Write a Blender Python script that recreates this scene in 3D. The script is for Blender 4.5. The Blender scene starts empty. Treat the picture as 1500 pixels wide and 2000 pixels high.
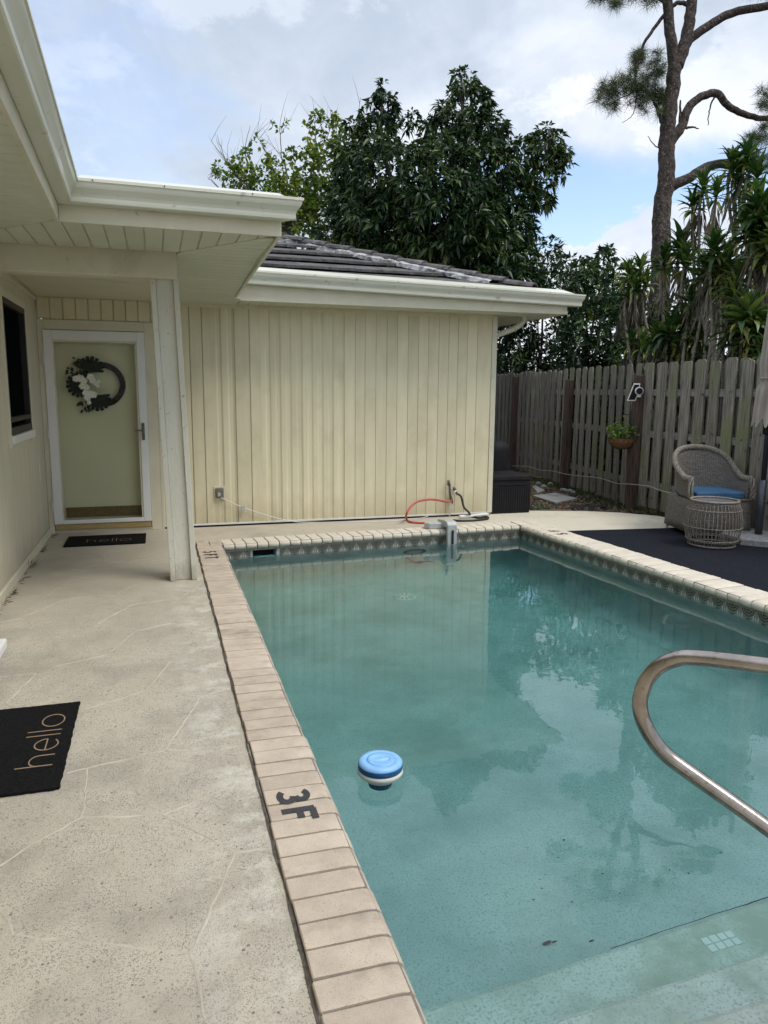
import bpy, bmesh, math, random
import numpy as np
from mathutils import Vector, Matrix
random.seed(7); rng = np.random.default_rng(7)
SC = bpy.context.scene; COL = SC.collection
R_ = math.radians
# ---------------------------------------------------------------- camera
AX = Vector((0.957, 0.039, -0.289)); AY = Vector((-0.291, 0.156, -0.944))
AY.normalize(); AX = (AX - AX.dot(AY) * AY).normalized(); AZ = AX.cross(AY)
AXY = (AX, AY, AZ)                       # world axes in camera coordinates
EYE = Vector((0, 0, 1.5)); FPX = 1450.0
def ray(u, v):
    d = Vector((u - 750, -(v - 1000), -FPX)).normalized()
    return Vector((AX.dot(d), AY.dot(d), AZ.dot(d)))
FWD = Vector((-AX.z, -AY.z, -AZ.z))
def atd(u, v, D):
    d = ray(u, v); return EYE + d * (D / d.dot(FWD))
def onz(u, v, z=0.0):
    d = ray(u, v); return EYE + d * ((z - 1.5) / d.z)
def ony(u, v, y):
    d = ray(u, v); return EYE + d * (y / d.y)
def onx(u, v, x):
    d = ray(u, v); return EYE + d * (x / d.x)
cam = bpy.data.cameras.new('camera'); camo = bpy.data.objects.new('camera', cam); COL.objects.link(camo)
cam.sensor_fit = 'VERTICAL'; cam.sensor_height = 36; cam.lens = FPX / 2000 * 36
cam.clip_start = 0.05; cam.clip_end = 2000
M = Matrix(((AX.x, AX.y, AX.z, 0), (AY.x, AY.y, AY.z, 0), (AZ.x, AZ.y, AZ.z, 1.5), (0, 0, 0, 1)))
camo.matrix_world = M; SC.camera = camo
# ---------------------------------------------------------------- render settings
SC.render.engine = 'CYCLES'
cy = SC.cycles
cy.use_denoising = True
try: cy.denoiser = 'OPENIMAGEDENOISE'
except Exception: pass
cy.max_bounces = 10; cy.diffuse_bounces = 4; cy.glossy_bounces = 4; cy.transmission_bounces = 8; cy.transparent_max_bounces = 12
cy.caustics_refractive = True; cy.caustics_reflective = False; cy.blur_glossy = 0.3
cy.sample_clamp_indirect = 6
SC.view_settings.view_transform = 'Standard'; SC.view_settings.look = 'None'
SC.view_settings.gamma = 1; SC.view_settings.exposure = 0.58; SC.view_settings.use_curve_mapping = False
# ---------------------------------------------------------------- sun and sky
SUN_DIR = Vector((0.42, -0.42, 1.0)).normalized()     # towards the sun
sl = bpy.data.lights.new('sun', 'SUN'); sl.energy = 1.5; sl.angle = R_(24); sl.color = (1.0, 0.96, 0.88)
so = bpy.data.objects.new('sun', sl); COL.objects.link(so)
so.rotation_euler = (-SUN_DIR).to_track_quat('-Z', 'Y').to_euler(); so.location = (10, -10, 30)
W = bpy.data.worlds.new('World'); SC.world = W; W.use_nodes = True
def build_world():
    nt = W.node_tree; N = nt.nodes; L = nt.links; N.clear()
    out = N.new('ShaderNodeOutputWorld'); bg = N.new('ShaderNodeBackground'); bg.inputs[1].default_value = 0.11
    L.new(bg.outputs[0], out.inputs[0])
    sky = N.new('ShaderNodeTexSky'); sky.sky_type = 'NISHITA'; sky.sun_disc = False
    sky.sun_elevation = math.asin(SUN_DIR.z); sky.sun_rotation = math.atan2(SUN_DIR.x, SUN_DIR.y)
    sky.air_density = 1.0; sky.dust_density = 1.2
    tc = N.new('ShaderNodeTexCoord')
    def math_(op, a, b=None, c=None, clamp=False):
        n = N.new('ShaderNodeMath'); n.operation = op; n.use_clamp = clamp
        for i, s in enumerate((a, b, c)):
            if s is None: continue
            if isinstance(s, (int, float)): n.inputs[i].default_value = s
            else: L.new(s, n.inputs[i])
        return n.outputs[0]
    def noise(sc, det, rough, off=(0, 0, 0), dist=0.0, zs=1.0):
        mp = N.new('ShaderNodeMapping'); mp.inputs[1].default_value = off; mp.inputs[3].default_value = (1, 1, zs)
        L.new(tc.outputs['Generated'], mp.inputs[0])
        n = N.new('ShaderNodeTexNoise'); n.inputs['Scale'].default_value = sc; n.inputs['Detail'].default_value = det
        n.inputs['Roughness'].default_value = rough; n.inputs['Distortion'].default_value = dist
        L.new(mp.outputs[0], n.inputs['Vector']); return n.outputs['Fac']
    def smooth(x, a, b):
        n = N.new('ShaderNodeMapRange'); n.interpolation_type = 'SMOOTHSTEP'
        n.inputs[1].default_value = a; n.inputs[2].default_value = b; L.new(x, n.inputs[0]); return n.outputs[0]
    def cone(u, v):     # cosine of the angle to the sky direction seen at u, v
        d = ray(u, v); n = N.new('ShaderNodeVectorMath'); n.operation = 'DOT_PRODUCT'
        n.inputs[1].default_value = d; L.new(tc.outputs['Generated'], n.inputs[0]); return n.outputs['Value']
    n1 = noise(2.6, 9, .60, (3.1, 1.2, 0), .35, 1.6); n2 = noise(5.5, 6, .6, (1, 7, 2), .5, 1.4); n3 = noise(1.6, 3, .5, (9, 2, 5), 0, 2.0)
    n4 = noise(3.4, 10, .66, (5, 3, 8), .1, 1.9)
    # openings of blue: a patch above the fence to the right, thin veil upper left
    h1 = smooth(math_('ADD', cone(1190, 420), math_('MULTIPLY', math_('SUBTRACT', n2, .5), .10)), .955, .992)
    h2 = smooth(math_('ADD', cone(170, 90), math_('MULTIPLY', math_('SUBTRACT', n1, .5), .20)), .972, 1.0)
    sep = N.new('ShaderNodeSeparateXYZ'); L.new(tc.outputs['Generated'], sep.inputs[0])
    # flat cloud base line across the opening: blue only below it
    base = smooth(math_('ADD', sep.outputs[2], math_('MULTIPLY', math_('SUBTRACT', n1, .5), .10)), .305, .262)
    low = smooth(math_('ADD', sep.outputs[2], math_('MULTIPLY', math_('SUBTRACT', n4, .5), .30)), .172, .186)
    blue = math_('MULTIPLY', math_('MULTIPLY', h1, base), low)
    blue2 = math_('MULTIPLY', h2, .5)
    gen = math_('MULTIPLY', smooth(math_('ADD', n3, math_('MULTIPLY', math_('SUBTRACT', n2, .5), .25)), .56, .70), .12)
    bl = math_('MAXIMUM', math_('MAXIMUM', blue, blue2), gen)
    # cloud tone: soft grey-blue to bright white billows
    bil = smooth(math_('ADD', n4, math_('MULTIPLY', math_('SUBTRACT', n1, .5), .5)), .49, .56)      # crisp edged billows
    tone = math_('ADD', math_('ADD', math_('MULTIPLY', smooth(n1, .38, .62), .45), math_('MULTIPLY', smooth(n2, .36, .64), .25)), math_('MULTIPLY', bil, .30))
    cr = N.new('ShaderNodeValToRGB'); e = cr.color_ramp.elements
    e[0].position = 0.0; e[0].color = (3.5, 4.1, 4.95, 1); e[1].position = 1.0; e[1].color = (6.7, 6.85, 7.35, 1)
    m = e.new(.5); m.color = (4.95, 5.4, 6.15, 1)
    L.new(tone, cr.inputs[0])
    mix = N.new('ShaderNodeMix'); mix.data_type = 'RGBA'
    L.new(bl, mix.inputs[0]); L.new(cr.outputs[0], mix.inputs[6])
    sc2 = N.new('ShaderNodeMix'); sc2.data_type = 'RGBA'; sc2.blend_type = 'MULTIPLY'; sc2.inputs[0].default_value = 1
    sc2.inputs[7].default_value = (1.55, 1.5, 1.5, 1); L.new(sky.outputs[0], sc2.inputs[6]); L.new(sc2.outputs[2], mix.inputs[7])
    zen = N.new('ShaderNodeMapRange'); zen.inputs[1].default_value = .45; zen.inputs[2].default_value = 1.0; zen.inputs[3].default_value = 1.0; zen.inputs[4].default_value = 1.55
    L.new(sep.outputs[2], zen.inputs[0]); zc = N.new('ShaderNodeVectorMath'); zc.operation = 'SCALE'; L.new(mix.outputs[2], zc.inputs[0]); L.new(zen.outputs[0], zc.inputs['Scale'])
    L.new(zc.outputs[0], bg.inputs[0])
build_world()
# ---------------------------------------------------------------- material helpers
def newmat(name):
    m = bpy.data.materials.new(name); m.use_nodes = True; nt = m.node_tree
    b = nt.nodes['Principled BSDF']; return m, nt, b
def surf(name, c1, c2=None, scale=8, stretch=(1, 1, 1), rough=.6, bump=0., bscale=60, spots=None, rand=0., metal=0., spec=.5,
         detail=5, lo=.35, hi=.65, patch=None, local=False, bstretch=None, coat=0., splash=None):
    """two-tone noise colour, fine bump, optional specks/patches, per-object brightness variation"""
    m, nt, b = newmat(name); N = nt.nodes; L = nt.links
    if local: pos = N.new('ShaderNodeTexCoord').outputs['Object']
    else: pos = N.new('ShaderNodeNewGeometry').outputs['Position']
    oi = N.new('ShaderNodeObjectInfo')
    add = N.new('ShaderNodeVectorMath'); add.operation = 'ADD'
    if rand:
        comb = N.new('ShaderNodeVectorMath'); comb.operation = 'SCALE'; comb.inputs[0].default_value = (17, 31, 7)
        L.new(oi.outputs['Random'], comb.inputs['Scale']); L.new(comb.outputs[0], add.inputs[1])
    L.new(pos, add.inputs[0])
    def noise(sc, st, det=detail, rg=.6):
        mp = N.new('ShaderNodeMapping'); mp.inputs[3].default_value = st; L.new(add.outputs[0], mp.inputs[0])
        n = N.new('ShaderNodeTexNoise'); n.inputs['Scale'].default_value = sc; n.inputs['Detail'].default_value = det
        n.inputs['Roughness'].default_value = rg; L.new(mp.outputs[0], n.inputs['Vector']); return n.outputs['Fac']
    def mr(x, a, c):
        n = N.new('ShaderNodeMapRange'); n.inputs[1].default_value = a; n.inputs[2].default_value = c; L.new(x, n.inputs[0]); return n.outputs[0]
    def mix(f, a, c, t='MIX'):
        n = N.new('ShaderNodeMix'); n.data_type = 'RGBA'; n.blend_type = t
        for i, s in ((0, f), (6, a), (7, c)):
            if isinstance(s, (int, float)): n.inputs[i].default_value = s
            elif isinstance(s, tuple): n.inputs[i].default_value = (*s, 1)
            else: L.new(s, n.inputs[i])
        return n.outputs[2]
    col = mix(mr(noise(scale, stretch), lo, hi), c1, c2 or c1)
    if patch:                                     # (colour, scale, threshold lo, hi)
        col = mix(mr(noise(patch[1], (1, 1, 1), 6, .65), patch[2], patch[3]), col, patch[0])
    if spots:                                     # (colour, scale, lo, hi)
        col = mix(mr(noise(spots[1], (1, 1, 1), 2, .5), spots[2], spots[3]), col, spots[0])
    if splash:                                    # (colour, z low, z high, strength): dirt thrown up from the ground
        sp = N.new('ShaderNodeSeparateXYZ'); L.new(N.new('ShaderNodeNewGeometry').outputs['Position'], sp.inputs[0])
        w = N.new('ShaderNodeMath'); w.operation = 'MULTIPLY_ADD'; L.new(noise(5, (1, 1, .6), 6, .7), w.inputs[0]); w.inputs[1].default_value = -.55; L.new(sp.outputs[2], w.inputs[2])
        f = N.new('ShaderNodeMapRange'); f.inputs[1].default_value = splash[2] - .275; f.inputs[2].default_value = splash[1] - .275; f.inputs[4].default_value = splash[3]; L.new(w.outputs[0], f.inputs[0])
        col = mix(f.outputs[0], col, splash[0])
    if rand:
        v = N.new('ShaderNodeMapRange'); v.inputs[3].default_value = 1 - rand; v.inputs[4].default_value = 1 + rand
        L.new(oi.outputs['Random'], v.inputs[0])
        cc = N.new('ShaderNodeCombineColor'); [L.new(v.outputs[0], cc.inputs[i]) for i in range(3)]
        col = mix(1.0, col, cc.outputs[0], 'MULTIPLY')
    L.new(col, b.inputs['Base Color'])
    b.inputs['Roughness'].default_value = rough; b.inputs['Metallic'].default_value = metal
    b.inputs['Specular IOR Level'].default_value = spec; b.inputs['Coat Weight'].default_value = coat
    if bump:
        bp = N.new('ShaderNodeBump'); bp.inputs['Strength'].default_value = 1; bp.inputs['Distance'].default_value = bump
        L.new(noise(bscale, bstretch or stretch, 4, .65), bp.inputs['Height']); L.new(bp.outputs[0], b.inputs['Normal'])
    m['tones'] = 1
    return m
def leafmat(name, c1, c2, c3, scale=1.2, rough=.42, trans=.25, rand=0.):
    m, nt, b = newmat(name); N = nt.nodes; L = nt.links
    g = N.new('ShaderNodeNewGeometry'); oi = N.new('ShaderNodeObjectInfo')
    n = N.new('ShaderNodeTexNoise'); n.inputs['Scale'].default_value = scale; n.inputs['Detail'].default_value = 5; n.inputs['Roughness'].default_value = .7
    L.new(g.outputs['Position'], n.inputs['Vector'])
    r = N.new('ShaderNodeValToRGB'); e = r.color_ramp.elements
    e[0].position = .36; e[0].color = (*c1, 1); e[1].position = .68; e[1].color = (*c3, 1); q = e.new(.52); q.color = (*c2, 1)
    w = N.new('ShaderNodeMath'); w.operation = 'ADD'; L.new(n.outputs['Fac'], w.inputs[0])
    s = N.new('ShaderNodeMapRange'); s.inputs[3].default_value = -.16; s.inputs[4].default_value = .16
    L.new(g.outputs['Random Per Island'] if not rand else oi.outputs['Random'], s.inputs[0]); L.new(s.outputs[0], w.inputs[1])
    L.new(w.outputs[0], r.inputs[0]); L.new(r.outputs[0], b.inputs['Base Color'])
    b.inputs['Roughness'].default_value = rough; b.inputs['Specular IOR Level'].default_value = .32
    t = N.new('ShaderNodeBsdfTranslucent'); hs = N.new('ShaderNodeHueSaturation'); hs.inputs['Value'].default_value = 1.5; hs.inputs['Saturation'].default_value = 1.15
    L.new(r.outputs[0], hs.inputs['Color']); L.new(hs.outputs[0], t.inputs[0])
    mx = N.new('ShaderNodeMixShader'); mx.inputs[0].default_value = trans
    L.new(b.outputs[0], mx.inputs[1]); L.new(t.outputs[0], mx.inputs[2]); L.new(mx.outputs[0], N['Material Output'].inputs[0])
    return m
# ---------------------------------------------------------------- mesh helpers
def finish(o, name, parent, origin):
    COL.objects.link(o)
    if parent is not None:
        o.parent = parent
    return o
def wloc(p):
    """world location of an object built in this script (no rotation on empties)"""
    l = Vector((0, 0, 0))
    while p is not None: l += Vector(p.location); p = p.parent
    return l
def empty(name, loc=(0, 0, 0), parent=None):
    o = bpy.data.objects.new(name, None); COL.objects.link(o); o.empty_display_size = .1
    o.location = Vector(loc) - (wloc(parent) if parent else Vector()); o.parent = parent; return o
def tag(o, label=None, cat=None, group=None, kind=None):
    if label: o['label'] = label
    if cat: o['category'] = cat
    if group: o['group'] = group
    if kind: o['kind'] = kind
    return o
def link(name, me, parent=None, loc=(0, 0, 0), rot=None):
    o = bpy.data.objects.new(name, me); COL.objects.link(o)
    o.location = Vector(loc) - (wloc(parent) if parent else Vector()); o.parent = parent
    if rot is not None: o.rotation_euler = rot
    return o
def fast(name, V, F, mat, smooth=False):
    V = np.asarray(V, dtype=np.float32).reshape(-1, 3); F = np.asarray(F, dtype=np.int32); k = F.shape[1]
    me = bpy.data.meshes.new(name); me.vertices.add(len(V)); me.vertices.foreach_set('co', V.ravel())
    me.loops.add(F.size); me.loops.foreach_set('vertex_index', F.ravel())
    me.polygons.add(len(F)); me.polygons.foreach_set('loop_start', np.arange(len(F), dtype=np.int32) * k)
    me.polygons.foreach_set('loop_total', np.full(len(F), k, dtype=np.int32))
    if smooth: me.polygons.foreach_set('use_smooth', np.ones(len(F), dtype=bool))
    me.materials.append(mat); me.update(calc_edges=True); me.validate(); return me
class MB:
    """collects shapes (world coordinates) for ONE mesh object"""
    def __init__(s): s.v = []; s.f = []
    def add(s, V, F):
        k = len(s.v); s.v += [tuple(p) for p in V]; s.f += [tuple(i + k for i in f) for f in F]; return s
    def box(s, a, b, mat=None):
        x0, y0, z0 = a; x1, y1, z1 = b
        V = [(x, y, z) for z in (z0, z1) for y in (y0, y1) for x in (x0, x1)]
        if mat is not None: V = [mat @ Vector(p) for p in V]
        return s.add(V, [(0, 2, 3, 1), (4, 5, 7, 6), (0, 1, 5, 4), (2, 6, 7, 3), (0, 4, 6, 2), (1, 3, 7, 5)])
    def hexa(s, P):           # 8 points: bottom 4 loop, top 4 loop
        return s.add(P, [(3, 2, 1, 0), (4, 5, 6, 7), (0, 1, 5, 4), (1, 2, 6, 5), (2, 3, 7, 6), (3, 0, 4, 7)])
    def prism(s, outline, fn, d0, d1):   # outline 2-d, fn(a, b, d) -> 3-d
        n = len(outline); V = [fn(a, b, d0) for a, b in outline] + [fn(a, b, d1) for a, b in outline]
        F = [tuple(range(n - 1, -1, -1)), tuple(range(n, 2 * n))] + [(i, (i + 1) % n, n + (i + 1) % n, n + i) for i in range(n)]
        return s.add(V, F)
    def tube(s, P, r, n=8, cap=True):
        P = [Vector(p) for p in P]; rs = r if isinstance(r, (list, tuple)) else [r] * len(P)
        V = []; F = []; ref = None
        for i, p in enumerate(P):
            t = (P[min(i + 1, len(P) - 1)] - P[max(i - 1, 0)]).normalized()
            if ref is None: ref = t.orthogonal().normalized()
            ref = (ref - t * ref.dot(t));
            if ref.length < 1e-6: ref = t.orthogonal()
            ref.normalize(); q = t.cross(ref)
            for k in range(n):
                a = 2 * math.pi * k / n; V.append(p + (ref * math.cos(a) + q * math.sin(a)) * rs[i])
        for i in range(len(P) - 1):
            for k in range(n):
                k2 = (k + 1) % n; F.append((i * n + k, i * n + k2, (i + 1) * n + k2, (i + 1) * n + k))
        if cap: F.append(tuple(range(n - 1, -1, -1))); F.append(tuple((len(P) - 1) * n + k for k in range(n)))
        return s.add(V, F)
    def lathe(s, prof, c, n=24, squash=1.0):
        c = Vector(c); V = []; F = []
        for r, z in prof:
            for k in range(n):
                a = 2 * math.pi * k / n; V.append(c + Vector((r * math.cos(a), r * math.sin(a) * squash, z)))
        for i in range(len(prof) - 1):
            for k in range(n):
                k2 = (k + 1) % n; F.append((i * n + k, i * n + k2, (i + 1) * n + k2, (i + 1) * n + k))
        return s.add(V, F)
    def build(s, name, mat, parent=None, smooth=False, bevel=0, seg=2, org=None):
        org = Vector(org) if org is not None else wloc(parent) if parent else Vector()
        me = bpy.data.meshes.new(name); me.from_pydata([Vector(p) - org for p in s.v], [], s.f); me.update()
        if smooth:
            for p in me.polygons: p.use_smooth = True
        me.materials.append(mat)
        o = bpy.data.objects.new(name, me); COL.objects.link(o)
        o.location = org - (wloc(parent) if parent else Vector()); o.parent = parent
        if bevel:
            m = o.modifiers.new('bevel', 'BEVEL'); m.width = bevel; m.segments = seg; m.limit_method = 'ANGLE'; m.angle_limit = R_(40)
            m.harden_normals = False
        return o
def smoothpath(P, sub=6):
    P = [Vector(p) for p in P]; out = []
    for i in range(len(P) - 1):
        p0 = P[max(i - 1, 0)]; p1 = P[i]; p2 = P[i + 1]; p3 = P[min(i + 2, len(P) - 1)]
        for k in range(sub):
            t = k / sub
            out.append(.5 * ((2 * p1) + (p2 - p0) * t + (2 * p0 - 5 * p1 + 4 * p2 - p3) * t * t + (3 * p1 - p0 - 3 * p2 + p3) * t ** 3))
    out.append(P[-1]); return out
def ribbon(mb, pts, w, fn, h=0.0):
    """flat stroke: 2-d polyline pts with width w mapped by fn(a, b, lift)"""
    n = len(pts); Lf = []; Rt = []
    for i in range(n):
        a = pts[max(i - 1, 0)]; b = pts[min(i + 1, n - 1)]; dx, dy = b[0] - a[0], b[1] - a[1]; l = math.hypot(dx, dy) or 1
        nx, ny = -dy / l * w / 2, dx / l * w / 2
        Lf.append((pts[i][0] + nx, pts[i][1] + ny)); Rt.append((pts[i][0] - nx, pts[i][1] - ny))
    V = [fn(a, b, h) for a, b in Lf] + [fn(a, b, h) for a, b in Rt]
    mb.add(V, [(i, i + 1, n + i + 1, n + i) for i in range(n - 1)])
def arc(cx_, cy_, rx, ry, a0, a1, n=14):
    return [(cx_ + rx * math.cos(R_(a0 + (a1 - a0) * i / n)), cy_ + ry * math.sin(R_(a0 + (a1 - a0) * i / n))) for i in range(n + 1)]
# ---------------------------------------------------------------- materials
CREAM = (.62, .56, .385)
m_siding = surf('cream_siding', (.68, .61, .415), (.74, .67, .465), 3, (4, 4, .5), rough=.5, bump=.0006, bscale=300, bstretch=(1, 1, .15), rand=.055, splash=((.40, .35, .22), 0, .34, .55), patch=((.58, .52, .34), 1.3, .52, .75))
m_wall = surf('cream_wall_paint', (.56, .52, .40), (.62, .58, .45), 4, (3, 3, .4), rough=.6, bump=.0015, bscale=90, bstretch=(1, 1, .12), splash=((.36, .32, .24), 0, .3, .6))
m_trim = surf('cream_trim', (.62, .58, .44), (.67, .63, .49), 6, rough=.45, bump=.0006, bscale=60, patch=((.52, .48, .36), 2.2, .55, .75), spots=((.42, .38, .28), 22, .70, .80))
m_soffit = surf('soffit_panel', (.58, .575, .45), (.62, .61, .49), 5, rough=.5, bump=.0007, bscale=350, bstretch=(1, 1, 1), rand=.03)
m_gutter = surf('gutter_enamel', (.62, .62, .51), (.67, .665, .555), 2.5, (1, 1, 3), rough=.28, bump=.0002, bscale=8, spots=((.40, .38, .31), 14, .66, .78))
m_post = surf('rough_sawn_post', (.60, .585, .49), (.66, .64, .55), 7, (1, 1, .3), rough=.7, bump=.006, bscale=38, bstretch=(1, 1, .5), spots=((.36, .34, .28), 30, .68, .78), splash=((.30, .27, .21), 0, .16, .7))
m_white = surf('white_door_frame', (.72, .73, .72), (.77, .77, .75), 5, rough=.35, bump=.0003, bscale=120)
m_dark = surf('bronze_window_frame', (.02, .018, .017), (.03, .028, .026), 9, rough=.45, spec=.3)
m_doorp = surf('pale_door_panel', (.80, .77, .62), (.84, .81, .67), 2, rough=.5)
m_brass = surf('worn_threshold', (.34, .25, .09), (.42, .32, .13), 12, (1, 4, 4), rough=.5, bump=.001)
m_kick = surf('leafy_kick_band', (.12, .085, .035), (.24, .17, .07), 70, rough=.5, bump=.002, bscale=90)
m_void = surf('dark_gap', (.012, .011, .01), None, 5, rough=.9)
m_black = surf('black_resin', (.010, .010, .012), (.014, .014, .017), 10, spec=.2, rough=.65, bump=.0006, bscale=160)
m_wood_deck = surf('deck_edge_wood', (.12, .085, .05), (.2, .14, .09), 9, (1, 6, 1), rough=.8, bump=.003)
m_roof = surf('concrete_roof_tile', (.036, .034, .034), (.11, .105, .102), 9, (1, 2, 1), rough=.85, bump=.004, bscale=40, rand=.18, patch=((.19, .18, .185), 5, .55, .75))
m_mortar_w = surf('painted_mortar', (.42, .42, .42), (.10, .10, .10), 11, rough=.85, bump=.012, bscale=22, lo=.45, hi=.62)
m_brick = surf('coping_brick', (.44, .36, .285), (.53, .445, .355), 9, rough=.85, bump=.0018, bscale=170, rand=.07,
               spots=((.24, .20, .15), 260, .62, .72), patch=((.28, .24, .185), 3.3, .56, .72))
m_brick_l = surf('coping_brick_pale', (.57, .51, .415), (.65, .59, .485), 9, rough=.8, bump=.0015, bscale=170, rand=.05,
                 spots=((.36, .31, .25), 330, .66, .76), patch=((.42, .37, .30), 3.3, .62, .76))  # paler brick tone for the far, right and near coping
m_mortar = surf('grey_mortar', (.16, .14, .115), (.24, .21, .175), 40, rough=.95, bump=.002)
m_plaster = surf('pool_plaster', (.40, .47, .465), (.50, .565, .555), 2.2, rough=.9, bump=.002, bscale=60,
                 spots=((.27, .335, .33), 130, .50, .72), patch=((.31, .385, .37), 1.6, .46, .66))
m_step = surf('worn_step_plaster', (.50, .58, .55), (.62, .68, .64), 3, rough=.9, bump=.002, bscale=60, spots=((.34, .40, .36), 110, .50, .70), patch=((.34, .40, .33), 2.4, .46, .64))
m_stepT = surf('pale_step_tile', (.62, .68, .66), None, 5, rough=.4)
m_mark = surf('black_depth_paint', (.025, .025, .028), (.04, .04, .042), 40, rough=.5)
m_mat = surf('black_coir_mat', (.006, .006, .007), (.014, .013, .014), 90, rough=1, bump=.006, bscale=260, spec=.1)
m_matlet = surf('tan_mat_lettering', (.24, .165, .10), (.32, .23, .15), 60, rough=1, bump=.003, bscale=260)
m_rug = surf('navy_outdoor_rug', (.007, .008, .013), (.018, .020, .028), 60, rough=1, bump=.004, bscale=240, spec=.15, spots=((.12, .12, .12), 120, .74, .8))
m_steel = surf('weathered_stainless', (.27, .235, .205), (.40, .355, .315), 14, (1, 1, 1), rough=.25, metal=1., bump=.0003, bscale=90, spots=((.2, .15, .11), 45, .62, .78))
m_fence = surf('weathered_picket', (.07, .064, .053), (.31, .285, .24), 6, (11, 11, .5), rough=.9, bump=.006, bscale=9, bstretch=(9, 9, .6), rand=.22,
               patch=((.17, .19, .09), 1.7, .50, .70), spots=((.05, .045, .04), 16, .66, .78), lo=.32, hi=.68)
m_fence_dark = surf('red_brown_post', (.035, .024, .019), (.12, .078, .058), 6, (8, 8, .5), rough=.85, bump=.004, bscale=9, bstretch=(8, 8, .5), rand=.1)
m_rail = surf('fence_rail_wood', (.13, .125, .105), (.25, .24, .21), 6, (8, .6, 8), rough=.9, bump=.003, bscale=10)
m_wick = None
m_blue = surf('blue_cushion', (.035, .10, .20), (.05, .135, .25), 14, rough=.75, bump=.0015, bscale=320)
m_cane = surf('grey_rattan_cane', (.15, .13, .105), (.27, .24, .195), 40, rough=.7, bump=.001, rand=.12)
m_pole = surf('charcoal_pole', (.045, .05, .06), (.06, .066, .078), 8, rough=.4, metal=.3)
m_canvas = surf('taupe_canopy', (.30, .265, .225), (.37, .33, .29), 6, (1, 1, .4), rough=.85, bump=.002, bscale=300)
m_stone = surf('granite_base', (.20, .20, .20), (.33, .33, .32), 30, rough=.9, bump=.004, bscale=60, spots=((.1, .1, .1), 120, .6, .7))
m_paver = surf('stepping_stone', (.30, .29, .27), (.38, .37, .35), 7, rough=.9, bump=.003, patch=((.2, .19, .17), 4, .55, .7))
m_soil = surf('mulch_soil', (.05, .038, .027), (.11, .085, .06), 14, rough=1, bump=.03, bscale=20, patch=((.05, .07, .03), 1.2, .55, .7))
m_chip = surf('leaf_litter', (.10, .065, .035), (.30, .22, .13), 60, rough=.95)
m_weed = leafmat('weeds', (.03, .05, .015), (.06, .09, .03), (.11, .14, .05), 6)
m_turf = surf('artificial_turf', (.01, .035, .014), (.02, .06, .022), 120, rough=1, bump=.01, bscale=220)
m_red = surf('red_hose', (.42, .075, .05), (.5, .1, .07), 20, rough=.45)
m_blackr = surf('black_rubber', (.012, .012, .012), (.02, .02, .02), 20, rough=.5)
m_pvc = surf('white_plastic', (.68, .68, .66), (.74, .74, .72), 20, rough=.4)
m_grey = surf('grey_plastic', (.38, .39, .39), (.45, .46, .45), 20, rough=.45, bump=.0004)
m_rope = surf('pale_rope', (.36, .34, .30), (.46, .44, .4), 60, rough=.9)
m_brown_m = surf('corroded_brass', (.08, .065, .045), (.2, .18, .15), 50, rough=.6, metal=.4, bump=.002)
m_bark_pine = surf('pine_bark', (.022, .016, .014), (.085, .064, .052), 11, (1, 1, .5), rough=.95, bump=.10, bscale=11, spots=((.22, .18, .155), 20, .58, .74))
m_bark = surf('dark_bark', (.04, .035, .03), (.09, .08, .065), 10, rough=.95, bump=.02, bscale=20)
m_twig = surf('grey_twig', (.16, .14, .12), (.24, .21, .18), 10, rough=.95)
m_caneS = surf('dracaena_cane', (.15, .135, .105), (.27, .245, .20), 10, (1, 1, 4), rough=.9, bump=.006, bscale=30)
m_leaf_dark = leafmat('dark_glossy_leaf', (.010, .027, .010), (.023, .055, .016), (.085, .12, .032), .9, .38, .12)
m_leaf_bush = leafmat('shrub_leaf', (.008, .024, .009), (.02, .052, .016), (.065, .11, .03), 1.2, .4, .12)
m_leaf_lite = leafmat('light_green_leaf', (.06, .11, .02), (.13, .19, .035), (.26, .29, .06), 1.4, .5, .35)
m_needle = leafmat('pine_needle', (.022, .038, .016), (.045, .07, .026), (.10, .12, .045), 1.2, .5, .15)
m_drac = leafmat('dracaena_leaf', (.020, .050, .014), (.045, .092, .024), (.15, .19, .05), 1.0, .4, .25, rand=1)
m_drac_y = leafmat('yellowing_leaf', (.17, .20, .04), (.30, .32, .08), (.42, .38, .16), 3, .5, .3, rand=1)
m_drac_dead = leafmat('dead_leaf', (.07, .06, .045), (.16, .14, .10), (.34, .30, .23), 3, .8, .1)
m_fl_w = surf('white_petal', (.86, .85, .78), (.90, .89, .83), 30, rough=.7)
m_fl_g = leafmat('grey_green_silk_leaf', (.004, .010, .010), (.008, .018, .018), (.02, .035, .03), 8, .6, .05)
m_vine = surf('grapevine_twig', (.025, .016, .012), (.06, .04, .03), 60, rough=.85, bump=.002)
m_coir = surf('coir_liner', (.16, .06, .025), (.28, .13, .05), 50, rough=1, bump=.008, bscale=90)
m_wire = surf('green_wire', (.02, .05, .035), None, 10, rough=.5)
m_herb = leafmat('planter_leaf', (.05, .11, .02), (.12, .2, .035), (.22, .3, .06), 18, .5, .3)
def glass_mat():
    m, nt, b = newmat('storm_door_glass'); N = nt.nodes; L = nt.links
    t = N.new('ShaderNodeBsdfTransparent'); t.inputs[0].default_value = (.94, .95, .90, 1)
    g = N.new('ShaderNodeBsdfGlossy'); g.inputs['Roughness'].default_value = .03
    fr = N.new('ShaderNodeFresnel'); fr.inputs[0].default_value = 1.16
    mx = N.new('ShaderNodeMixShader'); L.new(fr.outputs[0], mx.inputs[0]); L.new(t.outputs[0], mx.inputs[1]); L.new(g.outputs[0], mx.inputs[2])
    L.new(mx.outputs[0], N['Material Output'].inputs[0]); return m
m_glass = glass_mat()
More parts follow.
